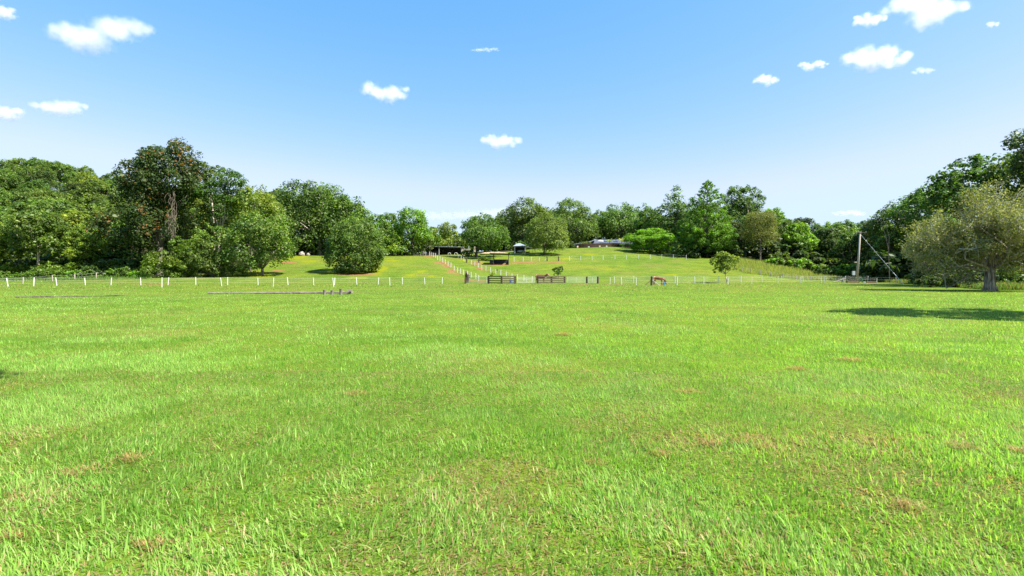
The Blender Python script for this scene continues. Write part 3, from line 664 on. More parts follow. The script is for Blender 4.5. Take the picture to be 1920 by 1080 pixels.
tree_px('rainforest_tree', 'dark tree with pointed tops left of the tall conifer', 1268, 168, [(1258, 380, 12, 18), (1274, 372, 12, 22), (1290, 385, 14, 18), (1262, 405, 28, 22), (1285, 420, 30, 28), (1240, 412, 20, 18), (1262, 445, 36, 24), (1225, 405, 14, 14)], 'camphor', -1.9, .48, 21, trunk=.5, per=20)
tree_px('round_crown_tree', 'open crowned green tree right of the conifer top', 1402, 164, [(1385, 365, 20, 14), (1408, 362, 16, 12), (1420, 378, 15, 12), (1395, 388, 26, 14), (1370, 372, 16, 16)], 'deep', -1.9, .44, 22, trunk=.35, per=18)
tree_px('willowy_tree', 'tan olive drooping crown right of the tall conifer', 1425, 139, [(1424, 410, 24, 14), (1408, 426, 16, 18), (1440, 424, 14, 18), (1425, 438, 26, 14)], 'tan', -1.9, .30, 23, trunk=.25, per=40, aspect=.3, droop=.7, up=.1)
def conifer():
    b = gp(1326, 146); t = thing('conifer', 'tall conical bright green conifer right of the house', 'tree', b)
    s = 146 / F; r = np.random.default_rng(5); L = []
    H = CAMZ - (338 - HOR) * s - b.z
    g = G(); g.tube([(0, 0, -.3), (0, 0, H * .5), (0, 0, H - .3)], [.45, .25, .04], 7)
    for i in range(80):
        f = (i / 80); z = H * (.06 + .92 * f); R0 = 7.6 * (1 - f ** 2.3) * r.uniform(.65, 1.0) + .5
        a = i * 2.399; e = (math.cos(a) * R0, math.sin(a) * R0, z + .12 * R0)
        limb(g, (0, 0, z - .15 * R0), e, .09, .03, 4, .05)
        for q in (.55, .8, 1.0):
            rr = 1.25 * (1.15 - .7 * f) * r.uniform(.7, 1.15)
            L.append((e[0] * q, e[1] * q, (z - .15 * R0) + (e[2] - z + .15 * R0) * q + rr * .2, rr, rr, rr * .62))
    L.append((0, 0, H - .6, .35, .35, .9))
    g.build('trunk', M_BARK, t, smooth=True)
    link('crown', crown_mesh('crown', L, -1.6, .42, 'fresh', 6, clump=.6, per=7, cull=.25, aspect=.45, up=.4), t)
conifer()
tree_px('paddock_tree', 'small slender tree inside the fence right of the grazing horse', 1363, 98, [(1356, 480, 12, 7), (1343, 490, 9, 8), (1374, 487, 11, 8), (1363, 497, 10, 6), (1346, 508, 8, 6), (1378, 503, 7, 5), (1350, 498, 10, 6), (1362, 487, 12, 8), (1357, 500, 12, 7)], 'yellow', -2.3, .24, 24, trunk=.11, fork=1.7, bark=M_BARK_PALE, lean_px=-3, per=24, clump=.34)
tree_px('young_bush', 'little dark green bush behind the four rail barrier', 1047, 108, [(1042, 506, 6, 4), (1051, 505, 5, 5), (1047, 511, 6, 4), (1042, 515, 4, 3)], 'deep', -1.9, .22, 25, trunk=.05, fork=.8, per=10, cat='bush')
tree_px('sapling', 'tiny green sapling beside the lane posts', 932, 116, [(932, 506, 2, 2.5)], 'fresh', -1.9, .2, 26, trunk=.03, fork=.5, per=6, cat='sapling')
tree_px('sapling', 'tiny yellowish sapling just behind the left rail barrier', 921, 107, [(921, 515, 4, 2), (924, 513, 2, 2)], 'yellow', -1.9, .22, 27, trunk=.03, fork=.3, per=6, cat='sapling')
tree_px('overhanging_tree', 'dark tree reaching in at the top right corner', 1985, 64, [(1925, 268, 34, 18), (1905, 282, 22, 10), (1960, 260, 40, 30), (1990, 300, 50, 40), (1895, 270, 10, 7), (1930, 295, 22, 14)], 'dark', -1.9, .28, 28, trunk=.4, fork=10, per=20)
tree_px('rainforest_tree', 'dark rounded tree rising behind the guy wire in the right wood', 1735, 109, [(1715, 384, 26, 18), (1750, 366, 26, 20), (1692, 402, 22, 18), (1738, 405, 42, 32), (1780, 385, 28, 28)], 'camphor', -1.9, .44, 32, trunk=.4, fork=5, per=20)
tree_px('rainforest_tree', 'dense green tree filling the right edge above the gnarled tree', 1945, 70, [(1892, 322, 26, 20), (1925, 308, 32, 24), (1962, 318, 36, 34), (1918, 350, 42, 34), (1960, 380, 46, 44), (1985, 330, 40, 40)], 'camphor', -1.9, .36, 31, trunk=.4, fork=5, per=20)
tree_px('rainforest_tree', 'bright leaved tree on the skyline behind the gnarled tree', 1850, 74, [(1760, 348, 26, 22), (1795, 330, 28, 22), (1830, 318, 30, 22), (1870, 312, 30, 20), (1905, 308, 26, 18), (1780, 380, 40, 30), (1740, 372, 22, 18), (1830, 360, 50, 36)], 'deep', -1.9, .40, 29, trunk=.4, fork=6, per=20)
tree_px('rainforest_tree', 'leafy tree at the left end of the dark right hand wood', 1690, 118, [(1662, 396, 18, 10), (1690, 392, 26, 16), (1720, 388, 24, 18), (1680, 425, 34, 26), (1655, 440, 18, 20), (1720, 430, 30, 26)], 'deep', -1.9, .34, 30, trunk=.35, fork=4, per=20)

# the big grey gnarled tree and its neighbour: many pale twigs, thin small leaves
def gnarled(name, label, px, Y, seed, H, Rr, trunk_r, fork, nleaf, leaf, pal, limbs, twig_r=.024, flat=.62, depth=4, extra=None):
    b = gp(px, Y); t = thing(name, label, 'tree', b); r = random.Random(seed); g = G(); tw = G(); tips = []
    g.tube([(0, 0, -.3), (0, 0, .15), (.05, 0, fork * .5), (.1, 0, fork)], [trunk_r * 1.5, trunk_r * 1.15, trunk_r * .85, trunk_r * .9], 10)
    for k in range(7):       # flutes of the trunk
        a = k * .9; g.tube([(math.cos(a) * trunk_r * 1.35, math.sin(a) * trunk_r * 1.35, -.25), (math.cos(a) * trunk_r * .85, math.sin(a) * trunk_r * .85, .5), (math.cos(a) * trunk_r * .6, math.sin(a) * trunk_r * .6, fork)], [trunk_r * .42, trunk_r * .3, trunk_r * .3], 6)
    def grow(p, d, L, rad, lev):
        q = [p]; dd = d.copy()
        for k in range(4):
            dd = (dd + Vector((r.gauss(0, .2), r.gauss(0, .2), r.gauss(.05, .16)))).normalized(); q.append(q[-1] + dd * L / 4)
        n = {0: 7, 1: 5}.get(lev, 3)
        (g if lev < 2 else tw).tube(q, [rad, rad * .85, rad * .72, rad * .6, rad * .42], n, cap=False)
        if lev >= 2: tips.extend(q[1:])
        if lev >= depth: return
        for _ in range(r.choice([4, 5]) if lev < 2 else 3):
            k = r.choice([1, 2, 3, 4]); ax = Vector((r.gauss(0, 1), r.gauss(0, 1), r.gauss(0.15, .7))).normalized()
            nd = (dd * .75 + ax * .85).normalized(); e = q[k] + nd * L * .62
            rel = math.sqrt((e.x / Rr) ** 2 + (e.y / Rr) ** 2 + ((e.z - H * .5) / (H * .5)) ** 2)
            if rel > 1.0: nd = (nd * .5 + (Vector((0, 0, H * .55)) - q[k]).normalized() * .7).normalized()
            grow(q[k], nd, L * r.uniform(.5, .72), max(twig_r * (.55 if lev > 1 else 1), rad * .5), lev + 1)
    for (az, el, L) in limbs:
        d = Vector((math.cos(R(az)) * math.cos(R(el)), math.sin(R(az)) * math.cos(R(el)), math.sin(R(el))))
        grow(Vector((.1, 0, fork * r.uniform(.75, 1))), d, L, trunk_r * .38, 0)
    g.build('trunk', M_FURROW, t, smooth=True); tw.build('twig', M_TWIG, t)
    rr = np.random.default_rng(seed); T = np.array([tuple(p) for p in tips]); P = T[rr.integers(0, len(T), nleaf)] + rr.normal(0, .22, (nleaf, 3))
    N = unit(rr.normal(size=(nleaf, 3)) + np.array([0, 0, .6])); pl = np.array(PAL[pal]) * LEAF_GAIN
    col = pl[rr.integers(0, len(pl), nleaf)] * rr.lognormal(0, .22, (nleaf, 1))
    link('crown', leaf_mesh('crown', P, N, leaf, .55, col, rr), t)
    return t
gnarled('gnarled_tree', 'big grey gnarled spreading tree with thick pale trunk on the right', 1856, 51, 11, 11.8, 7.6, .43, 2.6, 50000, .165, 'greyleaf',
        [(0, 12, 4.2), (180, 40, 4.6), (150, 60, 4.4), (35, 55, 4.4), (90, 70, 4.6), (200, 22, 4.2), (-60, 45, 4.2), (-120, 55, 4.2), (60, 30, 4), (-20, 65, 4.4), (240, 70, 4.6), (172, 14, 4.8), (190, 9, 4.8), (158, 24, 4.6), (-100, 14, 4.6), (-72, 20, 4.6), (205, 35, 4.6)])
gnarled('bare_twig_tree', 'low sprawling tree with bare silvery sticks left of the gnarled tree', 1764, 84, 21, 9.6, 8.0, .25, 1.8, 11000, .22, 'greyleaf',
        [(180, 25, 4.8), (170, 48, 5.0), (195, 60, 4.8), (0, 55, 4.8), (90, 50, 4.5), (-90, 40, 4.5), (150, 70, 4.8), (205, 12, 4.0), (30, 40, 4.5)], twig_r=.045)
g = G(); t = thing('dead_sapling', 'bare forked dead stem rising before the dark trees near the pole', 'dead tree', gp(1668, 100))
b = t.location
g.tube([(0, 0, -.2), W(1666, 470, 100) - b, W(1660, 440, 100) - b, W(1652, 419, 100) - b], [.08, .055, .04, .015], 6); g.build('trunk', M_BARK, t)
g = G(); g.tube([W(1666, 470, 100) - b, W(1667, 445, 100) - b, W(1660, 417, 100) - b], [.045, .035, .015], 5); g.build('branch', M_BARK, t)

# ------------------------------------------------------------------ undergrowth
SHRUBKIND = ['light green', 'fresh green', 'mid green', 'dark green', 'olive']
for Y, pa, pb, st, h0, h1, ks, lab, grp in [
    (104, -40, 260, 3.2, 1.2, 2.6, [0, 0, 1, 2], 'undergrowth shrub at the edge of the left wood', 'shrubs along the left wood'),
    (110, -40, 280, 3.6, 2, 3.6, [2, 3, 0, 3], 'undergrowth shrub at the edge of the left wood', 'shrubs along the left wood'),
    (148, 690, 770, 3.0, 1.6, 2.6, [2, 3], 'garden shrub along the top of the slope near the open shed', 'shrubs near the open shed'),
    (134, 1450, 1560, 3.4, 2.4, 4.5, [2, 1, 3], 'shrub at the foot of the wood above the tall grass', 'shrubs above the tall grass bank'),
    (124, 1540, 1680, 3.2, 2.5, 4.5, [2, 3, 1], 'shrub at the foot of the wood above the tall grass', 'shrubs above the tall grass bank'),
    (147, 1275, 1400, 3.4, 2.2, 4.2, [3, 3, 2], 'shrub in the shade below the tall conifer', 'shrubs below the conifer'),
    (64, 1745, 1960, 2.6, 1.6, 3.2, [3, 3, 2], 'shrub in the shade behind the gnarled tree', 'shrubs behind the gnarled tree'),
    (86, 1740, 1960, 3.2, 2.2, 4.4, [3, 3, 2], 'shrub in the shade behind the gnarled tree', 'shrubs behind the gnarled tree'),
    (214, 690, 1000, 5, 5, 8, [2, 3, 0], 'dense hedge plant on the skyline behind the sheds', 'hedge behind the sheds'),
    (222, 1000, 1300, 5, 6, 9, [3, 2, 3], 'dense hedge plant behind the house', 'hedge behind the house'),
    (165, 1290, 1460, 4, 5, 8, [3, 3, 2], 'thicket shrub under the trees right of the conifer', 'thicket right of the conifer'),
    (146, 1430, 1680, 4, 5, 8, [3, 2, 3], 'thicket shrub within the right wood', 'thicket in the right wood'),
    (118, -60, 420, 4.2, 4, 6.5, [3, 3, 2], 'thicket shrub in the shade of the left wood', 'thicket in the left wood'),
    (158, 520, 660, 4.5, 4, 6, [3, 2], 'thicket shrub under the trees at the top of the left slope', 'thicket above the left slope'),
    (108, 1660, 2000, 4, 4, 7, [3, 3, 2], 'thicket shrub in the right hand wood behind the guy wire', 'thicket behind the guy wire'),
    (185, 960, 1075, 4.0, 2, 3.4, [2, 3], 'hedge shrub behind the carport', 'shrubs behind the carport')]:
    x = (pa - 960) / F * Y
    while x < (pb - 960) / F * Y:
        hh_ = random.uniform(h0, h1); k_ = random.choice(ks); shrub(x + random.uniform(-.6, .6), Y + random.uniform(-1, 1), hh_, k_, ('low ' if hh_ < (h0 + h1) / 2 else 'higher ') + SHRUBKIND[k_] + ' ' + lab, grp, random.uniform(.9, 1.4)); x += st * random.uniform(.8, 1.2)
for px, Y, h, k, lab in [(877, 150, 2.2, 1, 'leafy garden shrub right of the open shed'), (905, 138, 1.3, 0, 'light green leafy plant left of the field shelter'), (918, 137, 1.2, 1, 'low green plant against the field shelter side'),
                         (1098, 181, 2.4, 4, 'grey green shrub against the house verandah'), (1300, 141, 2.2, 3, 'dark shrub at the end of the upper fence')]:
    p = gp(px, Y); shrub(p.x, p.y, h, k, lab, None, 1.2)

def bank_pts(r, n):
    Y = r.uniform(112, 142, n); P = r.uniform(1375, 1580, n); X = (P - 960) / F * Y
    lo = np.interp(P, [1375, 1400, 1425, 1445, 1470, 1495, 1520, 1550, 1580], [124, 119, 117.5, 116, 114.5, 113, 112, 111, 110]); hi = np.interp(P, [1375, 1480, 1580], [142, 134, 120])
    k = (Y > lo) & (Y < hi); return X[k], Y[k]
tall_grass('tall_grass', 'tall pale seeding grass covering the bank below the right hand wood', bank_pts, 26000, .6, 1.25, [(0.30, 0.32, 0.07), (0.24, 0.29, 0.06), (0.36, 0.33, 0.11), (0.18, 0.25, 0.05)], 3)
def edge_pts(r, n):
    P = r.uniform(1560, 1990, n); e = np.interp(P, [1560, 1640, 1700, 1760, 1820, 1860, 1990], [111, 107, 92, 70, 58, 53.5, 52]); Y = e + r.uniform(0, 1, n) * np.interp(P, [1560, 1700, 1900], [8, 8, 4])
    return (P - 960) / F * Y, Y
tall_grass('tall_grass', 'rank grass with brown seed heads along the foot of the right wood', edge_pts, 15000, .35, .95, [(0.10, 0.19, 0.03), (0.14, 0.22, 0.04), (0.09, 0.16, 0.03), (0.30, 0.22, 0.10)], 4)
def ledge_pts(r, n):
    P = r.uniform(-120, 285, n); Y = r.uniform(96, 106, n) + np.interp(P, [0, 285], [0, 3]); return (P - 960) / F * Y, Y
tall_grass('tall_grass', 'rough green weeds along the foot of the left wood', ledge_pts, 9000, .2, .7, [(0.12, 0.22, 0.03), (0.16, 0.25, 0.04), (0.09, 0.17, 0.03)], 5)

def slope_pts(r, n):
    P = r.uniform(-60, 1640, n); Y = r.uniform(44, 165, n); k = (Y > 72) | (r.random(n) < (Y - 44) / 28); P, Y = P[k], Y[k]; X = (P - 960) / F * Y
    e = np.interp(P, [0, 250, 400, 470, 540, 700, 800, 900, 1000, 1150, 1250, 1300, 1400, 1480, 1560, 1640], [102, 102, 106, 114, 143, 144, 148, 160, 165, 165, 156, 144, 122, 114, 110, 104])
    return X[Y < e], Y[Y < e]
def slope_grass():
    r = np.random.default_rng(12); X, Y = slope_pts(r, 120000); n = len(X); c = vnoise(X, Y, 5, 3)
    col = GREENS[r.integers(0, 4, n)] * .8 * r.lognormal(0, .22, (n, 1)); dry = r.random(n) < .12 + .3 * sstep(.5, .7, c); col[dry] = STRAW[r.integers(0, 3, dry.sum())] * .75
    b = blades(np.stack([X, Y, hz(X, Y) - .02], -1), r.random(n) * 6.28, r.uniform(.2, 1.1, n), r.uniform(.07, .2, n) * (.5 + c), r.uniform(.06, .16, n), col, 1)
    tag(link('slope_grass', raw_mesh('slope_grass', b[0], b[1], b[2], b[3], M_GRASS, b[4])), 'rough tufty pasture grass on the far field and hill', 'grass', kind='stuff')
slope_grass()

# ------------------------------------------------------------------ fences
def post_mesh(name, wd, h, mat, sides=8):
    g = G(); g.tube([(0, 0, -.25), (0, 0, h - .02), (0, 0, h)], [wd / 2, wd / 2, wd * .42], sides); return g.mesh(name, mat)
PM = {'w': post_mesh('post', .11, 1.0, M_WHITE), 't': post_mesh('post', .08, 1.0, M_WHITE, 6), 'g': post_mesh('post', .18, 1.0, M_GREYPOST), 'd': post_mesh('post', .30, 1.0, M_DARKTIM)}
def fence(name, label, posts, h, kinds='w', wires=(.35, .65, .95), wr=.006, lean=.03, wire_mat=None, skip=()):
    """posts: ground points; every post its own part"""
    t = thing(name, label, 'fence', posts[0])
    tops = []
    for i, p in enumerate(posts):
        k = kinds[i] if len(kinds) > 1 else kinds
        hh = h[i] if hasattr(h, '__len__') else h * random.uniform(.95, 1.06)
        link('post', PM[k], t, p - posts[0], (random.gauss(0, lean), random.gauss(0, lean), random.uniform(0, 3)), (1, 1, hh))
        tops.append((p - posts[0], hh))
    for f in wires:
        g = G(); run = []
        for i, (q, hh) in enumerate(tops):
            if i: 
                if i in skip:
                    if len(run) > 1: g.tube(run, wr, 4)
                    run = []
                elif run:
                    m = (run[-1] + q + Vector((0, 0, hh * f))) / 2; m.z -= .03; run.append(m)
            run.append(q + Vector((0, -.09, hh * f)))
        if len(run) > 1: g.tube(run, wr, 4)
        g.build('wire', wire_mat or M_TAPE, t)
    return t
H = lambda L: [hit(a, b) for a, b in L]
fence('paddock_fence', 'long white post and wire fence across the field left of the dark horse',
      H([(-75, 538.5), (-30, 538), (15, 537.4), (63, 536.6), (106.5, 535.6), (160, 534.6), (208, 534.5), (264, 534.3), (315, 534.3), (367, 534.2), (426.7, 534.4), (483.8, 534.4), (540, 534.6), (588, 534.3), (627, 534.2), (669, 533.8), (709, 533.6), (754.5, 533.2), (796.5, 532.8), (829, 532.4)]),
      1.15, lean=.05)
fence('marker_fence', 'thin white pickets standing in front of the long left fence', H([(303.6, 538.8), (415.8, 536.4), (512.2, 537.4), (625.8, 538.2), (731, 535.6)]), 1.2, 't', wires=(.9,), wr=.006, lean=.05)
fence('boundary_fence', 'weathered fence before the undergrowth at the far left', H([(-40, 533), (43, 531.5), (98.4, 527), (140, 524.8), (180.5, 522.2), (220.5, 518.5)]), 1.15, 'g', wires=(.5, .9), wr=.008)
fence('lane_fence', 'left row of white posts climbing the lane to the open shed',
      H([(798.4, 479), (805, 479.4), (809.4, 480.4), (812.7, 481.4), (816.5, 483), (820.3, 487.4), (824.7, 488.9), (830, 491.9), (835, 495), (840, 498.9), (845.3, 501.5), (851.4, 507.2), (857.8, 511.3), (863, 513), (869, 515.4), (876.6, 518.4), (883.5, 520.4), (892, 523), (897.5, 527.2)]), 1.15, wires=(.5, .92), wr=.007)
fence('lane_fence', 'right row of white posts stepping down the hill towards the rail barriers',
      H([(858.8, 483.5), (864.6, 486.3), (869.7, 489.9), (883.6, 495.8), (890, 498), (896.4, 501.6), (903.3, 506), (910.9, 508), (920, 510.8), (929.6, 513.8), (938.9, 516), (949, 518.8), (959.8, 522.5), (970.5, 524.4), (981.9, 526.4), (997.5, 528.4)]), 1.12, wires=(.5, .92), wr=.007)
fence('hill_fence', 'upper white post fence running across the hill below the house',
      H([(964, 491), (981, 490.2), (996, 490), (1011, 489.8), (1026, 489.6), (1047.5, 489.5), (1068, 489.3), (1088.6, 488), (1110, 487.9), (1131, 487.1), (1153, 486.4), (1174.6, 486.1), (1197.3, 485.8), (1219.3, 485.2), (1240.5, 485), (1262.6, 485.4), (1286.5, 486)]), 1.2,
      'wwwwddwwwwwwwwwww', wires=(.45, .9), wr=.0065)
fence('paddock_fence', 'back row of white posts right of the grazing horse', H([(1151.5, 531.2), (1188, 530.6), (1265.8, 531), (1302.7, 530.8), (1347, 530.4), (1389.3, 529.6), (1428.4, 529.0), (1465.4, 529.0), (1505.7, 529.4), (1546.3, 529.8), (1585, 529.2), (1627, 529.0)]), 1.3, wires=(.35, .65, .95), wr=.0065)
fence('paddock_fence', 'front row of white posts crossing the field right of the rail barriers', H([(1143.5, 533.3), (1165.4, 534.4), (1193, 534.4), (1221.3, 535.4), (1269.3, 535), (1319.5, 534), (1364.9, 533.8), (1409.3, 532.6), (1458.2, 532), (1501.5, 531.2), (1540, 530.6), (1585, 530.9), (1643.9, 531)]),
      [1.2, 1.22, 1.2, 1.35, 1.3, 1.25, 1.2, 1.2, 1.25, 1.2, 1.2, 1.2, .9], 'wwwdwwwwwwwww', wr=.0065)
fence('boundary_fence', 'grey timber posts along the foot of the tall grass bank', H([(1392, 509), (1408.7, 512.4), (1425.9, 515.8), (1444.8, 518.4), (1467.6, 521), (1493, 524.3), (1520, 526.0), (1548, 528), (1679.4, 530)]), 1.05, 'g', wires=(.5, .9), wr=.006)
dp = hit(1221.3, 535.4)
t = thing('brace', 'dark and white stays leaning on the dark strainer post by the grazing horse', 'brace', dp)
G().beam((-1.0, 0, 0), (-.12, 0, .72), .06, .06).build('stay', M_DARKTIM, t); G().beam((1.25, -.1, 0), (.12, -.05, .85), .06, .06).build('stay', M_WHITE, t)

def rail_barrier(name, label, pts, h, nr=4):
    t = thing(name, label, 'barrier', pts[0])
    for p in pts:
        q = p - pts[0]; G().box((q.x, q.y, q.z + h / 2 - .1), (.32, .32, h + .2)).build('post', M_DARKTIM, t)
    for a, b in zip(pts[:-1], pts[1:]):
        for k in range(nr):
            z = .16 + k * (h - .22) / (nr - 1); d = Vector((0, -.19, z)); e = (b - a).normalized() * .02
            G().beam(a - pts[0] + d - e, b - pts[0] + d + e - Vector((0, 0, .004)), .06, .16).build('rail', M_DARKTIM, t)
rail_barrier('rail_barrier', 'dark four rail timber barrier left of the chestnut horse', [hit(916, 531.9), hit(940.5, 532.1), hit(965.8, 531.9)], 1.36)
rail_barrier('rail_barrier', 'dark four rail timber barrier with a chestnut horse behind it', [hit(1008, 531.6), hit(1034, 531.0), hit(1058.5, 530.6)], 1.28)
def gate(label, a, b, h, picket=False, dark=False):
    t = thing('gate', label, 'gate', a); d = b - a
    for k in range(5):
        z = .18 + k * (h - .2) / 4
        G().tube([Vector((0, 0, z)) + d * .03, Vector((0, 0, z)) + d * .97], .022, 5).build('rail', M_PIPE, t)
    for f in (.03, .5, .97): G().tube([d * f + Vector((0, 0, .16)), d * f + Vector((0, 0, h))], .028, 5).build('stile', M_PIPE, t)
gate('pale pipe gate between the dark horse post and the left rail barrier', hit(876.5, 531.4), hit(913, 531.7), 1.2)
gate('pale pipe gate between the two rail barriers', hit(969, 531.6), hit(1005, 531.4), 1.15)
gate('long pale pipe gate right of the chestnut horse barrier', hit(1062, 530.8), hit(1098.5, 530.8), 1.15)
gate('narrow gate between the two dark posts right of centre', hit(1102, 531.2), hit(1119, 531.2), 1.2)
for px, row, h, lab in [(872.8, 531.9, 1.15, 'dark thick post with a dark horse behind it'), (1100.5, 531.3, 1.25, 'left dark post of the narrow gate'), (1121, 531.6, 1.25, 'right dark post of the narrow gate'),
                        (875, 492.6, 1.0, 'left dark gatepost on the lane near the field shelter'), (897.7, 493.2, .95, 'right dark gatepost on the lane near the field shelter')]:
    p = hit(px, row); g = G(); g.tube([(0, 0, -.2), (0, 0, h - .03), (0, 0, h)], [.19, .17, .13], 8); tag(g.build('gate_post', M_DARKTIM, None, p), lab, 'post')
p = hit(1026, 489.6); t = thing('brace', 'white stay leaning on the dark post of the upper fence', 'brace', p)
G().beam((-.9, 0, 0), (-.1, -.15, .75), .06, .06).build('stay', M_WHITE, t)

# ------------------------------------------------------------------ buildings
def open_shed():
    a = hit(800, 478.6); Y = a.y + 3.5; x0 = (806 - 960) / F * Y; x1 = (866.5 - 960) / F * Y; z = gz((x0 + x1) / 2, Y) ; Wd = x1 - x0; hh = 2.45
    t = thing('open_shed', 'long dark open fronted shed with grey flat roof behind the lane posts', 'shed', (x0, Y, z))
    G().poly([(-.5, -.5, hh + .25), (Wd + .4, -.5, hh + .02), (Wd + .4, 4.2, hh - .2), (-.5, 4.2, hh + .05)], (0, 0, .14)).build('roof', M_ROOFGREY, t)
    G().box((Wd / 2, 4.0, hh / 2 - .6), (Wd, .12, hh + 1)).build('wall', M_SHEDDK, t)
    for x in (0.06, Wd - .06): G().box((x, 2.0, hh / 2 - .6), (.12, 3.85, hh + .9)).build('wall', M_SHEDDK, t)
    for x in (Wd * .29, Wd * .98): G().box((x, -.2, hh / 2 - .4), (.16, .16, hh + .85)).build('post', M_PIPE, t)
    for x in (Wd * .4, Wd * .7): G().box((x, 2.1, .75), (.08, 3.6, 1.3)).build('partition', M_SHEDDK, t)
    G().box((Wd * .15, .1, .55), (Wd * .28, .1, 1.0)).build('half_wall', M_SHEDDK, t)
    p = Vector((x0 + Wd * .05, Y - .35, z + hh - .3)); tag(G().box((0, 0, 0), (1.35, .06, .42)).build('sign_board', M_YELLOW, None, p), 'plain dull yellow board hanging under the shed roof', 'board')
    g = G(); 
    for i, x in enumerate((Wd * .62, Wd * .82)):
        q = Vector((x0 + x, Y - 1.2, gz(x0 + x, Y - 1.2))); g = G()
        g.tube([(-.45, 0, 0), (-.4, 0, .45), (0, 0, .62), (.4, 0, .45), (.45, 0, 0)], .07, 6)
        tag(g.build('white_hoop', M_WHITE, None, q), ('left' if i == 0 else 'right') + ' white hoop on the ground before the open shed', 'hoop')
open_shed()
def small_structures():
    # yard timbers and cream block right of the shed
    p = gp(873, 158); t = thing('yard_fence', 'tan timber paling yard right of the open shed', 'fence', p)
    for k in range(7): G().box((-.9 + k * .38, 0, .9), (.16, .08, 1.9)).build('paling', M_CREAM, t)
    p = gp(879, 156); tag(G().tube([(0, 0, -.2), (0, 0, 2.9)], .11, 6).box((0, 0, 2.9), (.9, .1, .1)).build('tee_post', M_PIPE, None, p), 'grey metal tee post right of the open shed', 'post')
    p = gp(890.5, 160); g = G(); g.tube([(0, 0, -.3), (0, 0, 2.0), (0, 0, 2.35)], [.55, .55, .1], 12); tag(g.build('water_tank', M_CREAM, None, p, smooth=False), 'narrow cream tank left of the broad dark tree', 'tank')
    p = gp(928, 158); g = G(); nx = 14
    vs = [(x, y, 0.62 * max(0, 1 - (abs(x) / 4.6) ** 3) * max(0, 1 - (y / 2.6) ** 2) * (.85 + .3 * random.random())) for x in np.linspace(-4.6, 4.6, nx) for y in np.linspace(-2.6, 2.6, 9)]
    g.add(vs, [(i * 9 + j, (i + 1) * 9 + j, (i + 1) * 9 + j + 1, i * 9 + j + 1) for i in range(nx - 1) for j in range(8)])
    tag(g.build('sand_mound', M_SAND, None, p, smooth=True), 'heap of tan sand behind the field shelter', 'sand heap')
    p = gp(932, 153); t = thing('low_rail', 'low grey rail in front of the tan sand heap', 'rail', p)
    G().beam((-2.2, 0, .75), (2.2, 0, .75), .1, .12).build('rail', M_PIPE, t)
    for x in (-2, -.7, .7, 2): G().box((x, 0, .3), (.1, .1, .9)).build('post', M_PIPE, t)
    # carport
    a = hit(975, 474.6); p = a + Vector((0, .3, 0)); s = p.y / F; t = thing('carport', 'small carport with grey hipped roof and two white posts', 'carport', p)
    wd = 19.5 * s; h0 = 13.2 * s
    G().add([(-wd / 2 - .6, -.6, h0), (wd / 2 + .5, -.6, h0), (wd / 2 + .5, 5.5, h0), (-wd / 2 - .6, 5.5, h0), (-wd / 2 + 1, 2.4, h0 + 1.05), (wd / 2 - 1.4, 2.4, h0 + 1.05)],
            [(0, 1, 5, 4), (1, 2, 5), (2, 3, 4, 5), (3, 0, 4), (3, 2, 1, 0)]).build('roof', M_ROOFGREY, t)
    for x in (-wd / 2, wd / 2): G().box((x, 0, h0 / 2 - .2), (.26, .26, h0 + .36)).build('post', M_WHITE, t)
    G().box((0, 5.0, h0 / 2 - .2), (wd + .5, .12, h0 + .3)).build('wall', M_SHEDDK, t)
    G().box((-wd / 2 - .3, 2.6, h0 / 2 - .2), (.12, 4.7, h0 + .3)).build('wall', M_SHEDDK, t)
    G().poly([(wd / 2 + .52, .6, h0 - .02), (wd / 2 + 2.4, .6, h0 - .3), (wd / 2 + 2.4, 5, h0 - .3), (wd / 2 + .52, 5, h0 - .02)], (0, 0, .1)).build('side_roof', M_ROOFGREY, t)
    t2 = thing('mesh_fence', 'dark mesh fence panel right of the carport', 'fence', p + Vector((wd / 2 + .4, .2, 0)))
    for k in range(4): G().box((k * .95, 0, .5), (.06, .06, 1.2)).build('post', M_BLACK, t2)
    for z in (.95, .5): G().box((1.42, .05, z), (2.9, .03, .05)).build('rail', M_BLACK, t2)
    # quad bike under the carport
    q = p + Vector((.1, 1.6, 0)); t3 = thing('farm_vehicle', 'small pale blue farm vehicle parked in the carport', 'vehicle', q)
    g = G(); g.add([(-1.05, -.5, .4), (1.05, -.5, .4), (1.05, .5, .4), (-1.05, .5, .4), (-1.0, -.5, .72), (.95, -.5, .85), (.95, .5, .85), (-1.0, .5, .72), (-.3, -.45, .95), (.3, -.45, .98), (.3, .45, .98), (-.3, .45, .95)],
          [(0, 1, 5, 4), (1, 2, 6, 5), (2, 3, 7, 6), (3, 0, 4, 7), (3, 2, 1, 0), (4, 5, 9, 8), (5, 6, 10, 9), (6, 7, 11, 10), (7, 4, 8, 11), (8, 9, 10, 11)]); g.build('body', plain('pale_blue', (.45, .55, .65), .4), t3)
    for x in (-.7, .7):
        for y in (-.45, .45): G().tube([(x, y - .1, .3), (x, y + .1, .3)], .3, 10).build('wheel', M_BLACK, t3)
    # field shelter
    a = hit(926.5, 496.8); s = a.y / F; p = a; t = thing('field_shelter', 'black field shelter with flat roof and open sides on the hill', 'shelter', p)
    x0, x1 = -.15, 27 * s; dp = 3.0; hh = 21.5 * s
    for (x, y) in ((x0, 0), (x1, 0), (x0, dp), (x1, dp)): G().box((x, y, hh / 2 - .3), (.15, .15, hh + .4)).build('post', M_DARKTIM, t)
    zb = gz(p.x + x1, p.y + dp) - p.z
    G().poly([(x0 - 1.0, -.7, hh + .10), (x1 + .35, -.7, hh + .02), (x1 + .35, dp + .6, hh - .12), (x0 - 1.0, dp + .6, hh - .05)], (0, 0, .16)).build('roof', M_BLACK, t)
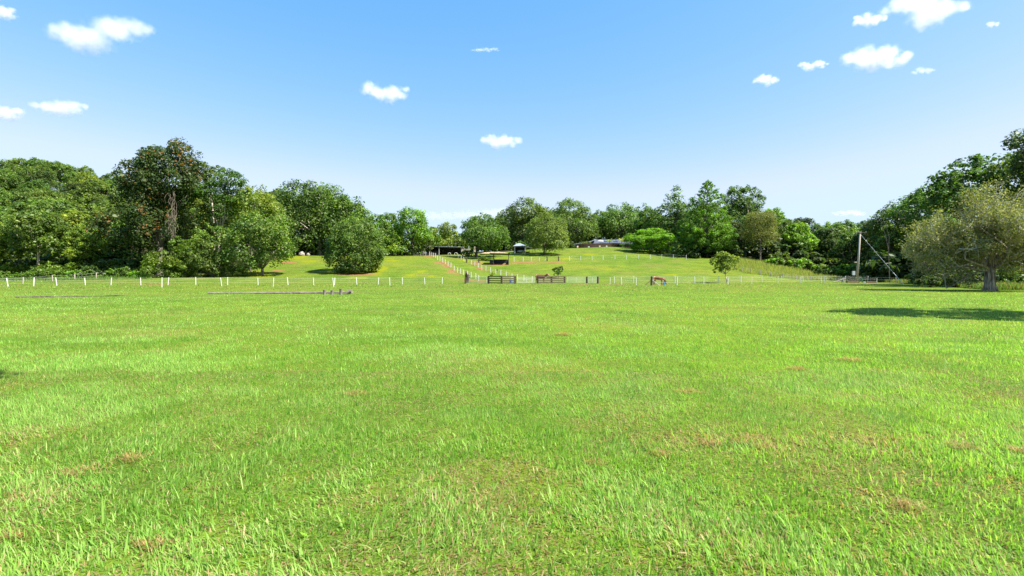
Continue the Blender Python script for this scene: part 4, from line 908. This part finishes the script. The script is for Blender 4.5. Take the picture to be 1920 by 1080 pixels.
    G().box(((x0 + x1) / 2, dp - .1, .62), (x1 - x0 - .16, .06, 1.3 + .4)).build('wall', M_BLACK, t)
    G().box((x1, dp / 2, .6), (.06, dp - .2, 1.4)).build('wall', M_BLACK, t)
    G().box((x0, dp / 2, .6), (.06, dp - .2, 1.4)).build('wall', M_BLACK, t)
    G().poly([(x0 - .1, .1, .0), (x0 - .1, .1, 1.25), (x0 - 1.0, .6, 1.3), (x0 - 1.0, .6, .0)], (0, .06, 0)).build('wing_wall', M_BLACK, t)
small_structures()

def house():
    Y = 189.0; s = Y / F; X = lambda px: (px - 960) * s; Zr = lambda row: CAMZ - (row - HOR) * s
    x0 = X(1066); z0 = gz(X(1120), Y) - .3; t = thing('house', 'low dark brick house with slate hipped roof on the hilltop', 'house', (x0, Y, z0))
    x = lambda px: X(px) - x0; z = lambda row: Zr(row) - z0
    he = z(458.5); 
    # verandah wing on the left: long low roof
    G().poly([(x(1063), -1.5, z(459.2)), (x(1100), -1.5, z(455.0)), (x(1118), -.5, z(448.5)), (x(1118), 9, z(448.3)), (x(1063), 9, z(458.6))], (0, 0, .18)).build('verandah_roof', M_ROOFGREY, t)
    for a in (1070, 1084, 1098): G().box((x(a), -1.2, he / 2), (.18, .18, he)).build('verandah_post', M_FENCEBR, t)
    G().box((x(1140), 5, he / 2 - .2), (x(1210) - x(1070), 8.6, he)).build('wall', M_BRICKDK, t)
    for a in (1074, 1088, 1104, 1116, 1150, 1172, 1196):
        wn = G().box((x(a), .68, he * .55), (1.5, .08, 1.3)).build('window', M_WHITE, t); G().box((x(a), .62, he * .55), (1.3, .06, 1.1)).build('pane', M_GLASS, wn)
    # stepped tile courses on the main hip
    def hip(a, b, ya, yb, r0, r1, inset, name='roof'):
        g = G(); n = 8; zt, zb = z(r0), z(r1); pr = None
        for k in range(n):
            f0, f1 = k / n, (k + 1) / n
            L = lambda f, e: (x(a) + (inset) * f, x(b) - inset * f, ya + (yb - ya) / 2 * f, yb - (yb - ya) / 2 * f * .96, zb + (zt - zb) * f + e)
            A = L(f0, .07); B = L(f1, 0)
            g.add([(A[0], A[2], A[4]), (A[1], A[2], A[4]), (A[1], A[3], A[4]), (A[0], A[3], A[4]), (B[0], B[2], B[4]), (B[1], B[2], B[4]), (B[1], B[3], B[4]), (B[0], B[3], B[4])],
                  [(0, 1, 5, 4), (1, 2, 6, 5), (2, 3, 7, 6), (3, 0, 4, 7), (4, 5, 6, 7), (3, 2, 1, 0)])
        return g.build(name, M_TILE, t)
    rf = hip(1102, 1180, -1.2, 11, 447.6, 458.6, 2.9)
    hip(1160, 1216, .5, 12, 450.5, 459.2, 4.2, 'wing_roof')
    for k in range(4): G().box((x(1128 + k * 9.5), 2.0, z(452.4)), (1.55, 1.9, .06), rot=Matrix.Rotation(R(24), 3, 'X')).build('solar_panel', plain('solar', (.03, .04, .07), .15, var=.1) if k == 0 else bpy.data.materials['solar'], rf)
    G().box((x(1118), 4, z(448.8)), (.5, .5, .8)).build('vent', M_ROOFGREY, rf)
    # timber fence along the brow
    pts = [hit(a, 465.2) for a in np.linspace(1064, 1196, 17)]
    for p in pts: p.y = 178.5; p.x = p.x; p.z = gz(p.x, 178.5)
    f = thing('timber_fence', 'dark brown timber rail fence along the brow before the house', 'fence', pts[0])
    for p in pts: G().box(p - pts[0] + Vector((0, 0, .62)), (.16, .16, 1.5)).build('post', M_FENCEBR, f)
    for a, b in zip(pts[:-1], pts[1:]):
        for zz in (.2, .48, .76, 1.04, 1.28): G().beam(a - pts[0] + Vector((0, -.12, zz)), b - pts[0] + Vector((0, -.12, zz)), .04, .17).build('rail', M_FENCEBR, f)
    p = gp(1126, 181.5); u = thing('patio_umbrella', 'white patio umbrella open in front of the house', 'umbrella', p)
    G().tube([(0, 0, 0), (0, 0, 2.6)], .04, 6).build('pole', M_PIPE, u)
    g = G(); n = 10; vs = [(0, 0, 2.62)] + [(math.cos(i * 6.283 / n) * .75, math.sin(i * 6.283 / n) * .75, 2.45) for i in range(n)] + [(math.cos(i * 6.283 / n) * 1.2, math.sin(i * 6.283 / n) * 1.2, 2.1) for i in range(n)]
    g.add(vs, [(0, 1 + i, 1 + (i + 1) % n) for i in range(n)] + [(1 + i, 11 + i, 11 + (i + 1) % n, 1 + (i + 1) % n) for i in range(n)]); g.build('canopy', M_WHITE, u)
    def pot(px, lab, hgt, mat):
        q = gp(px, 177.6); g = G(); g.tube([(0, 0, -.05), (0, 0, hgt * .5), (0, 0, hgt * .8), (0, 0, hgt)], [.22, .34, .28, .33], 10); tag(g.build('garden_pot', mat, None, q), lab, 'pot')
    pot(1082.5, 'tall pale pink garden pot by the house fence', .8, plain('pink_clay', (.62, .42, .36), .8)); pot(1103.5, 'small white garden pot by the house fence', .4, M_WHITE)
    pot(1124, 'cream garden pot below the white umbrella', .55, M_CREAM); pot(1137, 'white garden pot right of the umbrella', .45, M_WHITE)
house()
def banana(px, Y, h, lab, seed, pal):
    r = random.Random(seed); t = thing('banana_plant', lab, 'plant', gp(px, Y)); G().tube([(0, 0, -.1), (0, 0, h * .5)], [.16, .1], 7).build('stem', M_BARK, t)
    for k in range(8):
        a = k * 2.4; el = r.uniform(.5, 1.25); L = h * r.uniform(.5, .68); vs = []; wd = L * .15; d = Vector((math.cos(a), math.sin(a), 0)); sd_ = Vector((-d.y, d.x, 0))
        for i in range(6):
            f = i / 5; p = Vector((0, 0, h * .45)) + d * L * f * math.cos(el) * 1.1 + Vector((0, 0, L * (math.sin(el) * f - .45 * f * f))); ww = wd * math.sin(math.pi * min(.97, .08 + .9 * f))
            vs += [p - sd_ * ww, p + Vector((0, 0, -.06)), p + sd_ * ww]
        g = G(); g.add(vs, [(3 * i + j, 3 * i + j + 1, 3 * i + j + 4, 3 * i + j + 3) for i in range(5) for j in (0, 1)]); me = g.mesh('leaf', M_LEAF)
        at = me.attributes.new('col', 'FLOAT_COLOR', 'POINT'); at.data.foreach_set('color', np.tile(np.array([*pal, 1], np.float32), len(me.vertices))); link('leaf', me, t)
banana(1143, 182, 4.0, 'pale leaved banana plant in front of the house roof', 3, (.26, .34, .14)); banana(1166, 176, 4.6, 'banana plant with yellowing leaves left of the flat topped tree', 4, (.30, .34, .10)); banana(788, 145, 1.6, 'small big leaved plant at the corner of the lane fence', 5, (.16, .28, .08))

def pole(name, label, px, row, top_px, top_row, Y, r0, r1, arm, parts=True):
    b = gp(px, Y); t = thing(name, label, 'power pole', b); top = W(top_px, top_row, Y) - b
    G().tube([(0, 0, -.4), top * .5, top], [r0, (r0 + r1) / 2, r1], 10).build('shaft', M_GREYPOST, t, smooth=True)
    G().box(top + Vector((0, -.2, -.12)), (arm, .07, .08)).build('crossarm', M_BARK, t)
    for x in (-.46, 0, .46): G().tube([top + Vector((x * arm, -.2, -.05)), top + Vector((x * arm, -.2, .12))], [.05, .035], 6).build('insulator', M_WHITE, t)
    return t, b, top
t, b, top = pole('power_pole', 'weathered wooden power pole with guy wire on the right', 1606.5, 529, 1613, 435, 104, .24, .15, 2.2)
G().box((-.35, -.1, 3.2 + .9), (.45, .2, .25)).build('fitting', M_GREYPOST, t)
G().box((-.72, -.1, 1.9), (.55, .25, .85)).build('meter_box', M_BOXGREY, t)
e = hit(1695, 534.3); G().tube([top + Vector((0, -.1, -.5)), e - b], .014, 5).build('guy_wire', M_PIPE, t); G().tube([(top + Vector((0, -.1, -.5))).lerp(e - b, .8), e - b], .03, 6).build('guy_guard', M_WHITE, t)
p1 = (top + Vector((0, -.1, -.5))).lerp(e - b, .155); G().tube([p1, p1 + (e - b - top).normalized() * .3], .08, 6).build('guy_insulator', M_WHITE, t)
pole('power_pole', 'distant pale power pole behind the flat topped tree', 1252, 470, 1252, 421, 182, .2, .14, 2.4)
# things at the foot of the pole
q = hit(1588, 530.2); g = G(); g.box((1.0, 0, .18), (2.3, .55, .44)).box((1.0, -.3, .14), (2.2, .06, .3)); tag(g.build('timber_sleeper', M_SLEEPER, None, q), 'long brown sleeper box left of the pole foot', 'sleeper')
q = hit(1623, 530.6); g = G(); g.box((1.0, 0, .12), (1.9, .5, .34)).box((1.95, -.1, .1), (.2, .4, .3)); tag(g.build('timber_sleeper', M_SLEEPER, None, q), 'brown sleeper lying right of the pole foot', 'sleeper')
q = hit(1613, 530.4); t = thing('hose_reel', 'green hose reel leaning at the pole foot', 'hose reel', q)
g = G()
for rr in (.30, .36, .42): g.tube([(math.cos(a) * rr, -.1, .62 + math.sin(a) * rr) for a in np.linspace(0, 6.283, 15)], .045, 5)
g.build('coil', M_GREENPL, t); G().tube([(0, -.2, .62), (0, .1, .62)], .09, 8).build('hub', M_BLACK, t); G().beam((-.3, 0, 0), (0, 0, .62), .06, .06).build('frame', M_BLACK, t); G().beam((.4, 0, 0), (0, 0, .6), .06, .06).build('frame', M_BLACK, t)
q = hit(1620.5, 531.2); g = G(); g.tube([(0, 0, 0), (0, 0, .3), (0, 0, .31), (0, 0, .05)], [.15, .19, .17, .13], 12); tag(g.build('bucket', M_WHITE, None, q), 'small white bucket between the sleepers', 'bucket')
q = hit(1580, 529.8); t = thing('weathered_stump', 'grey weathered stump with leaning branch left of the pole', 'stump', q)
g = G(); g.tube([(0, 0, -.1), (.1, 0, .5), (.25, 0, 1.0)], [.3, .22, .1], 8); g.build('stump', M_GREYPOST, t); g = G(); g.tube([(-1.9, -.1, .1), (-.9, 0, .3), (.1, 0, .7)], [.07, .12, .16], 6); g.build('branch', M_ROCK, t)

# logs in the field
def log(name, label, a, b, r, mat=None):
    t = thing(name, label, 'log', a); d = b - a; pts = [d * f + Vector((0, random.gauss(0, .05), r * .7 + random.gauss(0, .02))) for f in np.linspace(0, 1, 12)]
    pts[0] = Vector((0, 0, r * .8)); G().tube(pts, [r * random.uniform(.9, 1.12) for _ in pts], 9).build('pole', mat or M_GREYLOG, t); return t
M_DKLOG = plain('dark_log', (.085, .07, .055), .95, var=.4, scale=3, bump=.6)
M_GREYLOG = plain('grey_log', (.14, .122, .10), .95, var=.4, scale=3, bump=.6)
a, b2 = hit(389, 551.5), hit(655, 550.2); t = log('fallen_log', 'long grey fallen pole lying across the field with three short stumps', a, b2, .085)
for px, k in ((611, .38), (625, .35), (641.5, .46)):
    q = hit(px, 552.3); g = G(); g.tube([(0, 0, -.05), (0, 0, k * .5), (0, 0, k)], [.13, .12, .125], 9); tag(g.build('stump_block', M_GREYLOG, None, q + Vector((0, -.28, 0))), {611: 'leftmost short upright stump before the long fallen pole', 625: 'middle short upright stump before the long fallen pole', 641.5: 'tallest upright stump near the end of the fallen pole'}[px], 'stump')
q = hit(649, 551.4); g = G(); g.tube([(0, 0, .1), (.3, .1, .2), (.5, 0, .22)], [.14, .17, .12], 8); tag(g.build('broken_log', M_GREYLOG, None, q + Vector((.1, -.4, 0))), 'short broken log chunk at the right end of the fallen pole', 'log')
log('fallen_log', 'thin dark pole half sunk in the grass at the left', hit(29, 558.2), hit(238, 555.2), .05, M_DKLOG)
for px, Y, r, lab in [(566, 146, .85, 'large pale boulder under the trees at the top of the left slope'), (577.5, 147, .55, 'smaller pale boulder at the top of the left slope')]:
    bm = bmesh.new(); bmesh.ops.create_icosphere(bm, subdivisions=3, radius=r)
    for v in bm.verts: v.co *= .85 + .3 * float(vnoise(v.co.x * 3 + px, v.co.y * 3 + v.co.z * 2, 1, 2)); v.co.z = v.co.z * .95 + r * .5
    me = bpy.data.meshes.new('boulder'); bm.to_mesh(me); bm.free(); me.materials.append(M_ROCK); tag(link('boulder', me, None, gp(px, Y)), lab, 'boulder')

# tubs
def tub(q, r, h, mat, lab, tilt=0):
    g = G(); g.tube([(0, 0, 0), (0, 0, h), (0, 0, h + .02), (0, 0, .06)], [r * .8, r, r * .93, r * .7], 14); o = g.build('feed_tub', mat, None, q, rot=(0, tilt, 0)); tag(o, lab, 'tub')
tub(hit(958, 530.8) + Vector((0, .8, .1)), .33, .55, M_BLUE, 'blue feed tub behind the left rail barrier'); tub(hit(1246, 534.0) + Vector((-.1, 0, .05)), .28, .42, M_LBLUE, 'light blue feed bucket under the grazing horse nose', .5)
tub(hit(1327, 531.2), .26, .16, M_BLACK, 'flat black pan on the grass left of the small paddock tree')

# ------------------------------------------------------------------ horses
def horse(label, loc, rz, coat, dark, pose, scale=1.0):
    neck = {'graze': [(.88, 0, 1.16, .20, .17), (1.10, 0, .82, .14, .12), (1.22, 0, .52, .12, .11), (1.30, 0, .30, .085, .09), (1.36, 0, .10, .065, .065)],
            'up': [(.82, 0, 1.42, .19, .18), (1.02, 0, 1.74, .14, .12), (1.16, 0, 1.98, .12, .105), (1.38, 0, 1.86, .09, .09), (1.56, 0, 1.70, .07, .065)],
            'level': [(.84, 0, 1.34, .19, .18), (1.12, 0, 1.48, .14, .12), (1.34, 0, 1.60, .12, .105), (1.54, 0, 1.46, .09, .09), (1.70, 0, 1.32, .07, .065)]}[pose]
    V = [(-.80, 0, 1.24, .27, .28), (-.42, 0, 1.28, .29, .30), (.05, 0, 1.20, .31, .31), (.48, 0, 1.24, .28, .30)] + neck
    E = [(i, i + 1) for i in range(len(V) - 1)]
    for s_ in (-1, 1):
        for root, ch in ((0, [(-.70, .17, .98, .17, .15), (-.72, .18, .74, .10, .09), (-.90, .18, .50, .065, .06), (-.86, .18, .16, .045, .045), (-.80, .18, .03, .06, .06)]),
                         (3, [(.52, .16, .92, .12, .11), (.56, .17, .70, .08, .075), (.57, .17, .46, .06, .06), (.57, .17, .14, .042, .042), (.61, .17, .03, .055, .055)])):
            pr = root
            for k, c in enumerate(ch):
                dx = (.14 * s_ if root == 0 else -.10 * s_) * (k / 4)
                V.append((c[0] + dx, c[1] * s_, c[2], c[3], c[4])); E.append((pr, len(V) - 1)); pr = len(V) - 1
    poll = 6; hv = Vector(V[poll][:3]); fw = (Vector(V[poll + 1][:3]) - hv).normalized(); upv = Vector((-fw.z, 0, fw.x)); upv = upv if pose != 'graze' else Vector((-.2, 0, .9)).normalized()
    for s_ in (-1, 1):
        q = hv + upv * .19 + Vector((0, .07 * s_, 0)) - fw * .04; V.append((*q, .025, .03)); E.append((poll, len(V) - 1))
    me = bpy.data.meshes.new('body'); me.from_pydata([v[:3] for v in V], E, []); me.materials.append(coat)
    t = thing('horse', label, 'horse', loc, rz); t.scale = (scale,) * 3
    o = link('body', me, t); md = o.modifiers.new('skin', 'SKIN'); me.skin_vertices.new() if not me.skin_vertices else None
    for i, v in enumerate(V): sv = me.skin_vertices[0].data[i]; sv.radius = (v[3] * 1.22, v[4] * 1.22); sv.use_root = (i == 1)
    o.modifiers.new('sub', 'SUBSURF').levels = 2; o.modifiers['sub'].render_levels = 2; md.use_smooth_shade = True
    g = G(); g.tube([(-1.02, 0, 1.34), (-1.14, 0, 1.15), (-1.15, 0, .8), (-1.12, 0, .45)], [.05, .09, .10, .03], 7); g.build('tail', dark, t, smooth=True)
    g = G(); n = [Vector(v[:3]) for v in neck]
    for i in range(2):
        for k in range(4):
            f = k / 4; p = n[i].lerp(n[i + 1], f); d = (n[i + 1] - n[i]).normalized(); nn = Vector((-d.z, 0, d.x)); nn = nn if nn.z > 0 or pose == 'graze' else -nn
            if pose == 'graze': nn = Vector((d.z * -1, 0, d.x)); nn = nn if nn.x > 0 else -nn
            g.box(p + nn * .15, (.12, .05, .16), rot=d.to_track_quat('X', 'Y').to_matrix())
    g.build('mane', dark, t)
    return t
M_CHEST = plain('chestnut_coat', (.19, .062, .022), .42, var=.25, scale=3); M_BAY = plain('bay_coat', (.20, .060, .022), .38, var=.4, scale=2.5)
M_DKBAY = plain('dark_bay_coat', (.055, .03, .022), .45, var=.25, scale=3); M_DKHAIR = plain('dark_hair', (.02, .015, .012), .6)
horse('bay horse with head down grazing beside the blue bucket', hit(1236, 534.4) + Vector((.1, .6, 0)), R(-24), M_BAY, M_DKHAIR, 'graze', .84)
horse('chestnut horse standing behind the right dark rail barrier', hit(1015, 531.2) + Vector((0, 1.3, 0)), R(-28), M_CHEST, plain('chestnut_hair', (.28, .11, .05), .6), 'level', 1.02)
horse('dark brown horse facing the camera behind a thick dark post', hit(873.2, 531.2) + Vector((.05, 2.0, 0)), R(-92), M_DKBAY, M_DKHAIR, 'up', 1.05)

# ------------------------------------------------------------------ clouds
def cloud(label, px, row, wpx, hpx, seed, dens=1.0, lumps=9):
    base = 950.0; Y = base / ((HOR - row) / F); c = W(px, row, Y); s = Y / F; r = random.Random(seed)
    rx, rzz = wpx * s * 1.18, hpx * s * 1.15; bm = bmesh.new(); blobs = []
    for k in range(lumps):
        f = (k + .5) / lumps * 2 - 1; env = math.sqrt(max(.06, 1 - f * f * .92)); rr = rzz * r.uniform(.52, .82) * env
        x = f * rx * .8; zc = r.uniform(-.35, .35) * rzz * env
        yc = r.uniform(-.4, .4) * rzz; ex = max(1.0, rx / rzz * .42) * r.uniform(.9, 1.3); blobs.append(((x, yc, zc), (rr * ex, rr * 1.1, rr * .85)))
        bmesh.ops.create_icosphere(bm, subdivisions=3, radius=rr * 1.3, matrix=Matrix.Translation((x, yc, zc)) @ Matrix.Diagonal((ex, 1.1, .85, 1)))
    me = bpy.data.meshes.new('cloud'); bm.to_mesh(me); bm.free()
    o = link('cloud', me, None, c); md = o.modifiers.new('re', 'REMESH'); md.mode = 'VOXEL'; md.voxel_size = max(rzz / 14, rx / 60)
    dg = bpy.context.evaluated_depsgraph_get(); me2 = bpy.data.meshes.new_from_object(o.evaluated_get(dg)); o.modifiers.clear(); o.data = me2
    v = np.zeros(len(me2.vertices) * 3, np.float32); me2.vertices.foreach_get('co', v); v = v.reshape(-1, 3); nn = np.zeros(len(me2.vertices) * 3, np.float32); me2.vertices.foreach_get('normal', nn); nn = nn.reshape(-1, 3)
    k = vnoise(v[:, 0] + 3 * v[:, 2] + seed * 91, v[:, 1] + v[:, 2] * 2, rzz * .55, 4) - .45
    v = v + nn * (k * rzz * .35)[:, None]
    me2.vertices.foreach_set('co', v.ravel()); me2.update()
    m = bpy.data.materials.new('cloud'); m.use_nodes = True; n = m.node_tree.nodes; l = m.node_tree.links; n.clear()
    out = n.new('ShaderNodeOutputMaterial'); vol = n.new('ShaderNodeVolumePrincipled'); vol.inputs['Color'].default_value = (.98, .98, .98, 1); vol.inputs['Anisotropy'].default_value = .25
    tc = n.new('ShaderNodeTexCoord'); no = n.new('ShaderNodeTexNoise'); no.inputs['Scale'].default_value = 1.7 / rzz; no.inputs['Detail'].default_value = 6; no.inputs['Roughness'].default_value = .68
    l.new(tc.outputs['Object'], no.inputs['Vector']); dist = None
    for (cc, rr) in blobs:
        a_ = n.new('ShaderNodeVectorMath'); a_.operation = 'SUBTRACT'; a_.inputs[1].default_value = cc; l.new(tc.outputs['Object'], a_.inputs[0])
        b_ = n.new('ShaderNodeVectorMath'); b_.operation = 'DIVIDE'; b_.inputs[1].default_value = rr; l.new(a_.outputs[0], b_.inputs[0])
        c_ = n.new('ShaderNodeVectorMath'); c_.operation = 'LENGTH'; l.new(b_.outputs[0], c_.inputs[0])
        if dist is None: dist = c_.outputs['Value']
        else:
            m_ = n.new('ShaderNodeMath'); m_.operation = 'SMOOTH_MIN'; m_.inputs[2].default_value = .35; l.new(dist, m_.inputs[0]); l.new(c_.outputs['Value'], m_.inputs[1]); dist = m_.outputs[0]
    k_ = n.new('ShaderNodeMath'); k_.operation = 'MULTIPLY_ADD'; l.new(no.outputs[0], k_.inputs[0]); k_.inputs[1].default_value = 2.6; k_.inputs[2].default_value = -.45
    d_ = n.new('ShaderNodeMath'); d_.operation = 'SUBTRACT'; l.new(k_.outputs[0], d_.inputs[0]); l.new(dist, d_.inputs[1])
    mr = n.new('ShaderNodeMapRange'); mr.interpolation_type = 'SMOOTHSTEP'; mr.inputs[1].default_value = -.25; mr.inputs[2].default_value = .95; mr.inputs[3].default_value = 0; mr.inputs[4].default_value = dens * 2.0 / rzz
    l.new(d_.outputs[0], mr.inputs[0]); l.new(mr.outputs[0], vol.inputs['Density']); l.new(vol.outputs[0], out.inputs['Volume'])
    me2.materials.clear(); me2.materials.append(m); o.data.name = 'cloud'
    return tag(o, label, 'cloud', 'fair weather clouds')
for k, a in enumerate([('largest white cloud high at the left', 188, 58, 112, 36), ('flat oval cloud above the left wood', 115, 203, 50, 18), ('small cloud cut by the left edge, lower one', 8, 212, 34, 15), ('cloud scrap in the top left corner', 0, 22, 26, 15),
                       ('cloud left of centre in mid sky', 722, 172, 46, 20), ('low cloud just left of centre', 938, 266, 38, 18), ('wide bright cloud cut by the top edge at right', 1730, 14, 80, 32), ('small round cloud left of the wide top cloud', 1628, 38, 30, 15),
                       ('bright cloud in the upper right below the wide top cloud', 1640, 110, 68, 26), ('thin flat cloud left of the bright right cloud', 1525, 122, 30, 9, .6), ('little puffy cloud lowest of the right cluster', 1436, 152, 24, 12, .8), ('thin wisp above the centre', 910, 94, 28, 5, .4),
                       ('long low pale cloud bank behind the centre trees', 905, 402, 215, 15, .3), ('low pale cloud scrap over the right hand wood', 1592, 400, 34, 8, .35), ('faint wisp right of the bright right cloud', 1732, 133, 22, 7, .25), ('faint puff near the right edge', 1862, 45, 13, 7, .4)]):
    cloud(a[0], *a[1:5], seed=k + 1, dens=a[5] if len(a) > 5 else 1.0)

# the tree outside the frame whose shade crosses the lawn on the right
tr = thing('shade_tree', 'tree beyond the right edge whose shadow crosses the lawn', 'tree', (26.8, 17.3, 0))
L = proto_lobes(16.5, 4.0, 77, .3, 9); trunk_geo(.4, 4, L, 77).build('trunk', M_BARK, tr, smooth=True); link('crown', crown_mesh('crown', L, -1.5, .4, 'camphor', 77), tr)

tr = thing('shade_tree', 'leaning tree behind the camera whose shade touches the left edge of the lawn', 'tree', (-1.6, -2.2, 0))
L = [(-.3 + dx, 4.6 + dy, 11.6 + dz, rr, rr, rr * .75) for dx, dy, dz, rr in ((0, 0, 0, 2.2), (1.5, .6, .3, 1.7), (-1.6, -.5, .2, 1.8), (.2, 1.3, 1.2, 1.6), (-.4, -1.4, .8, 1.7))]
trunk_geo(.28, 8.5, L, 5, (-.2, 3.4)).build('trunk', M_BARK, tr, smooth=True); link('crown', crown_mesh('crown', L, -1.5, .34, 'camphor', 78), tr)
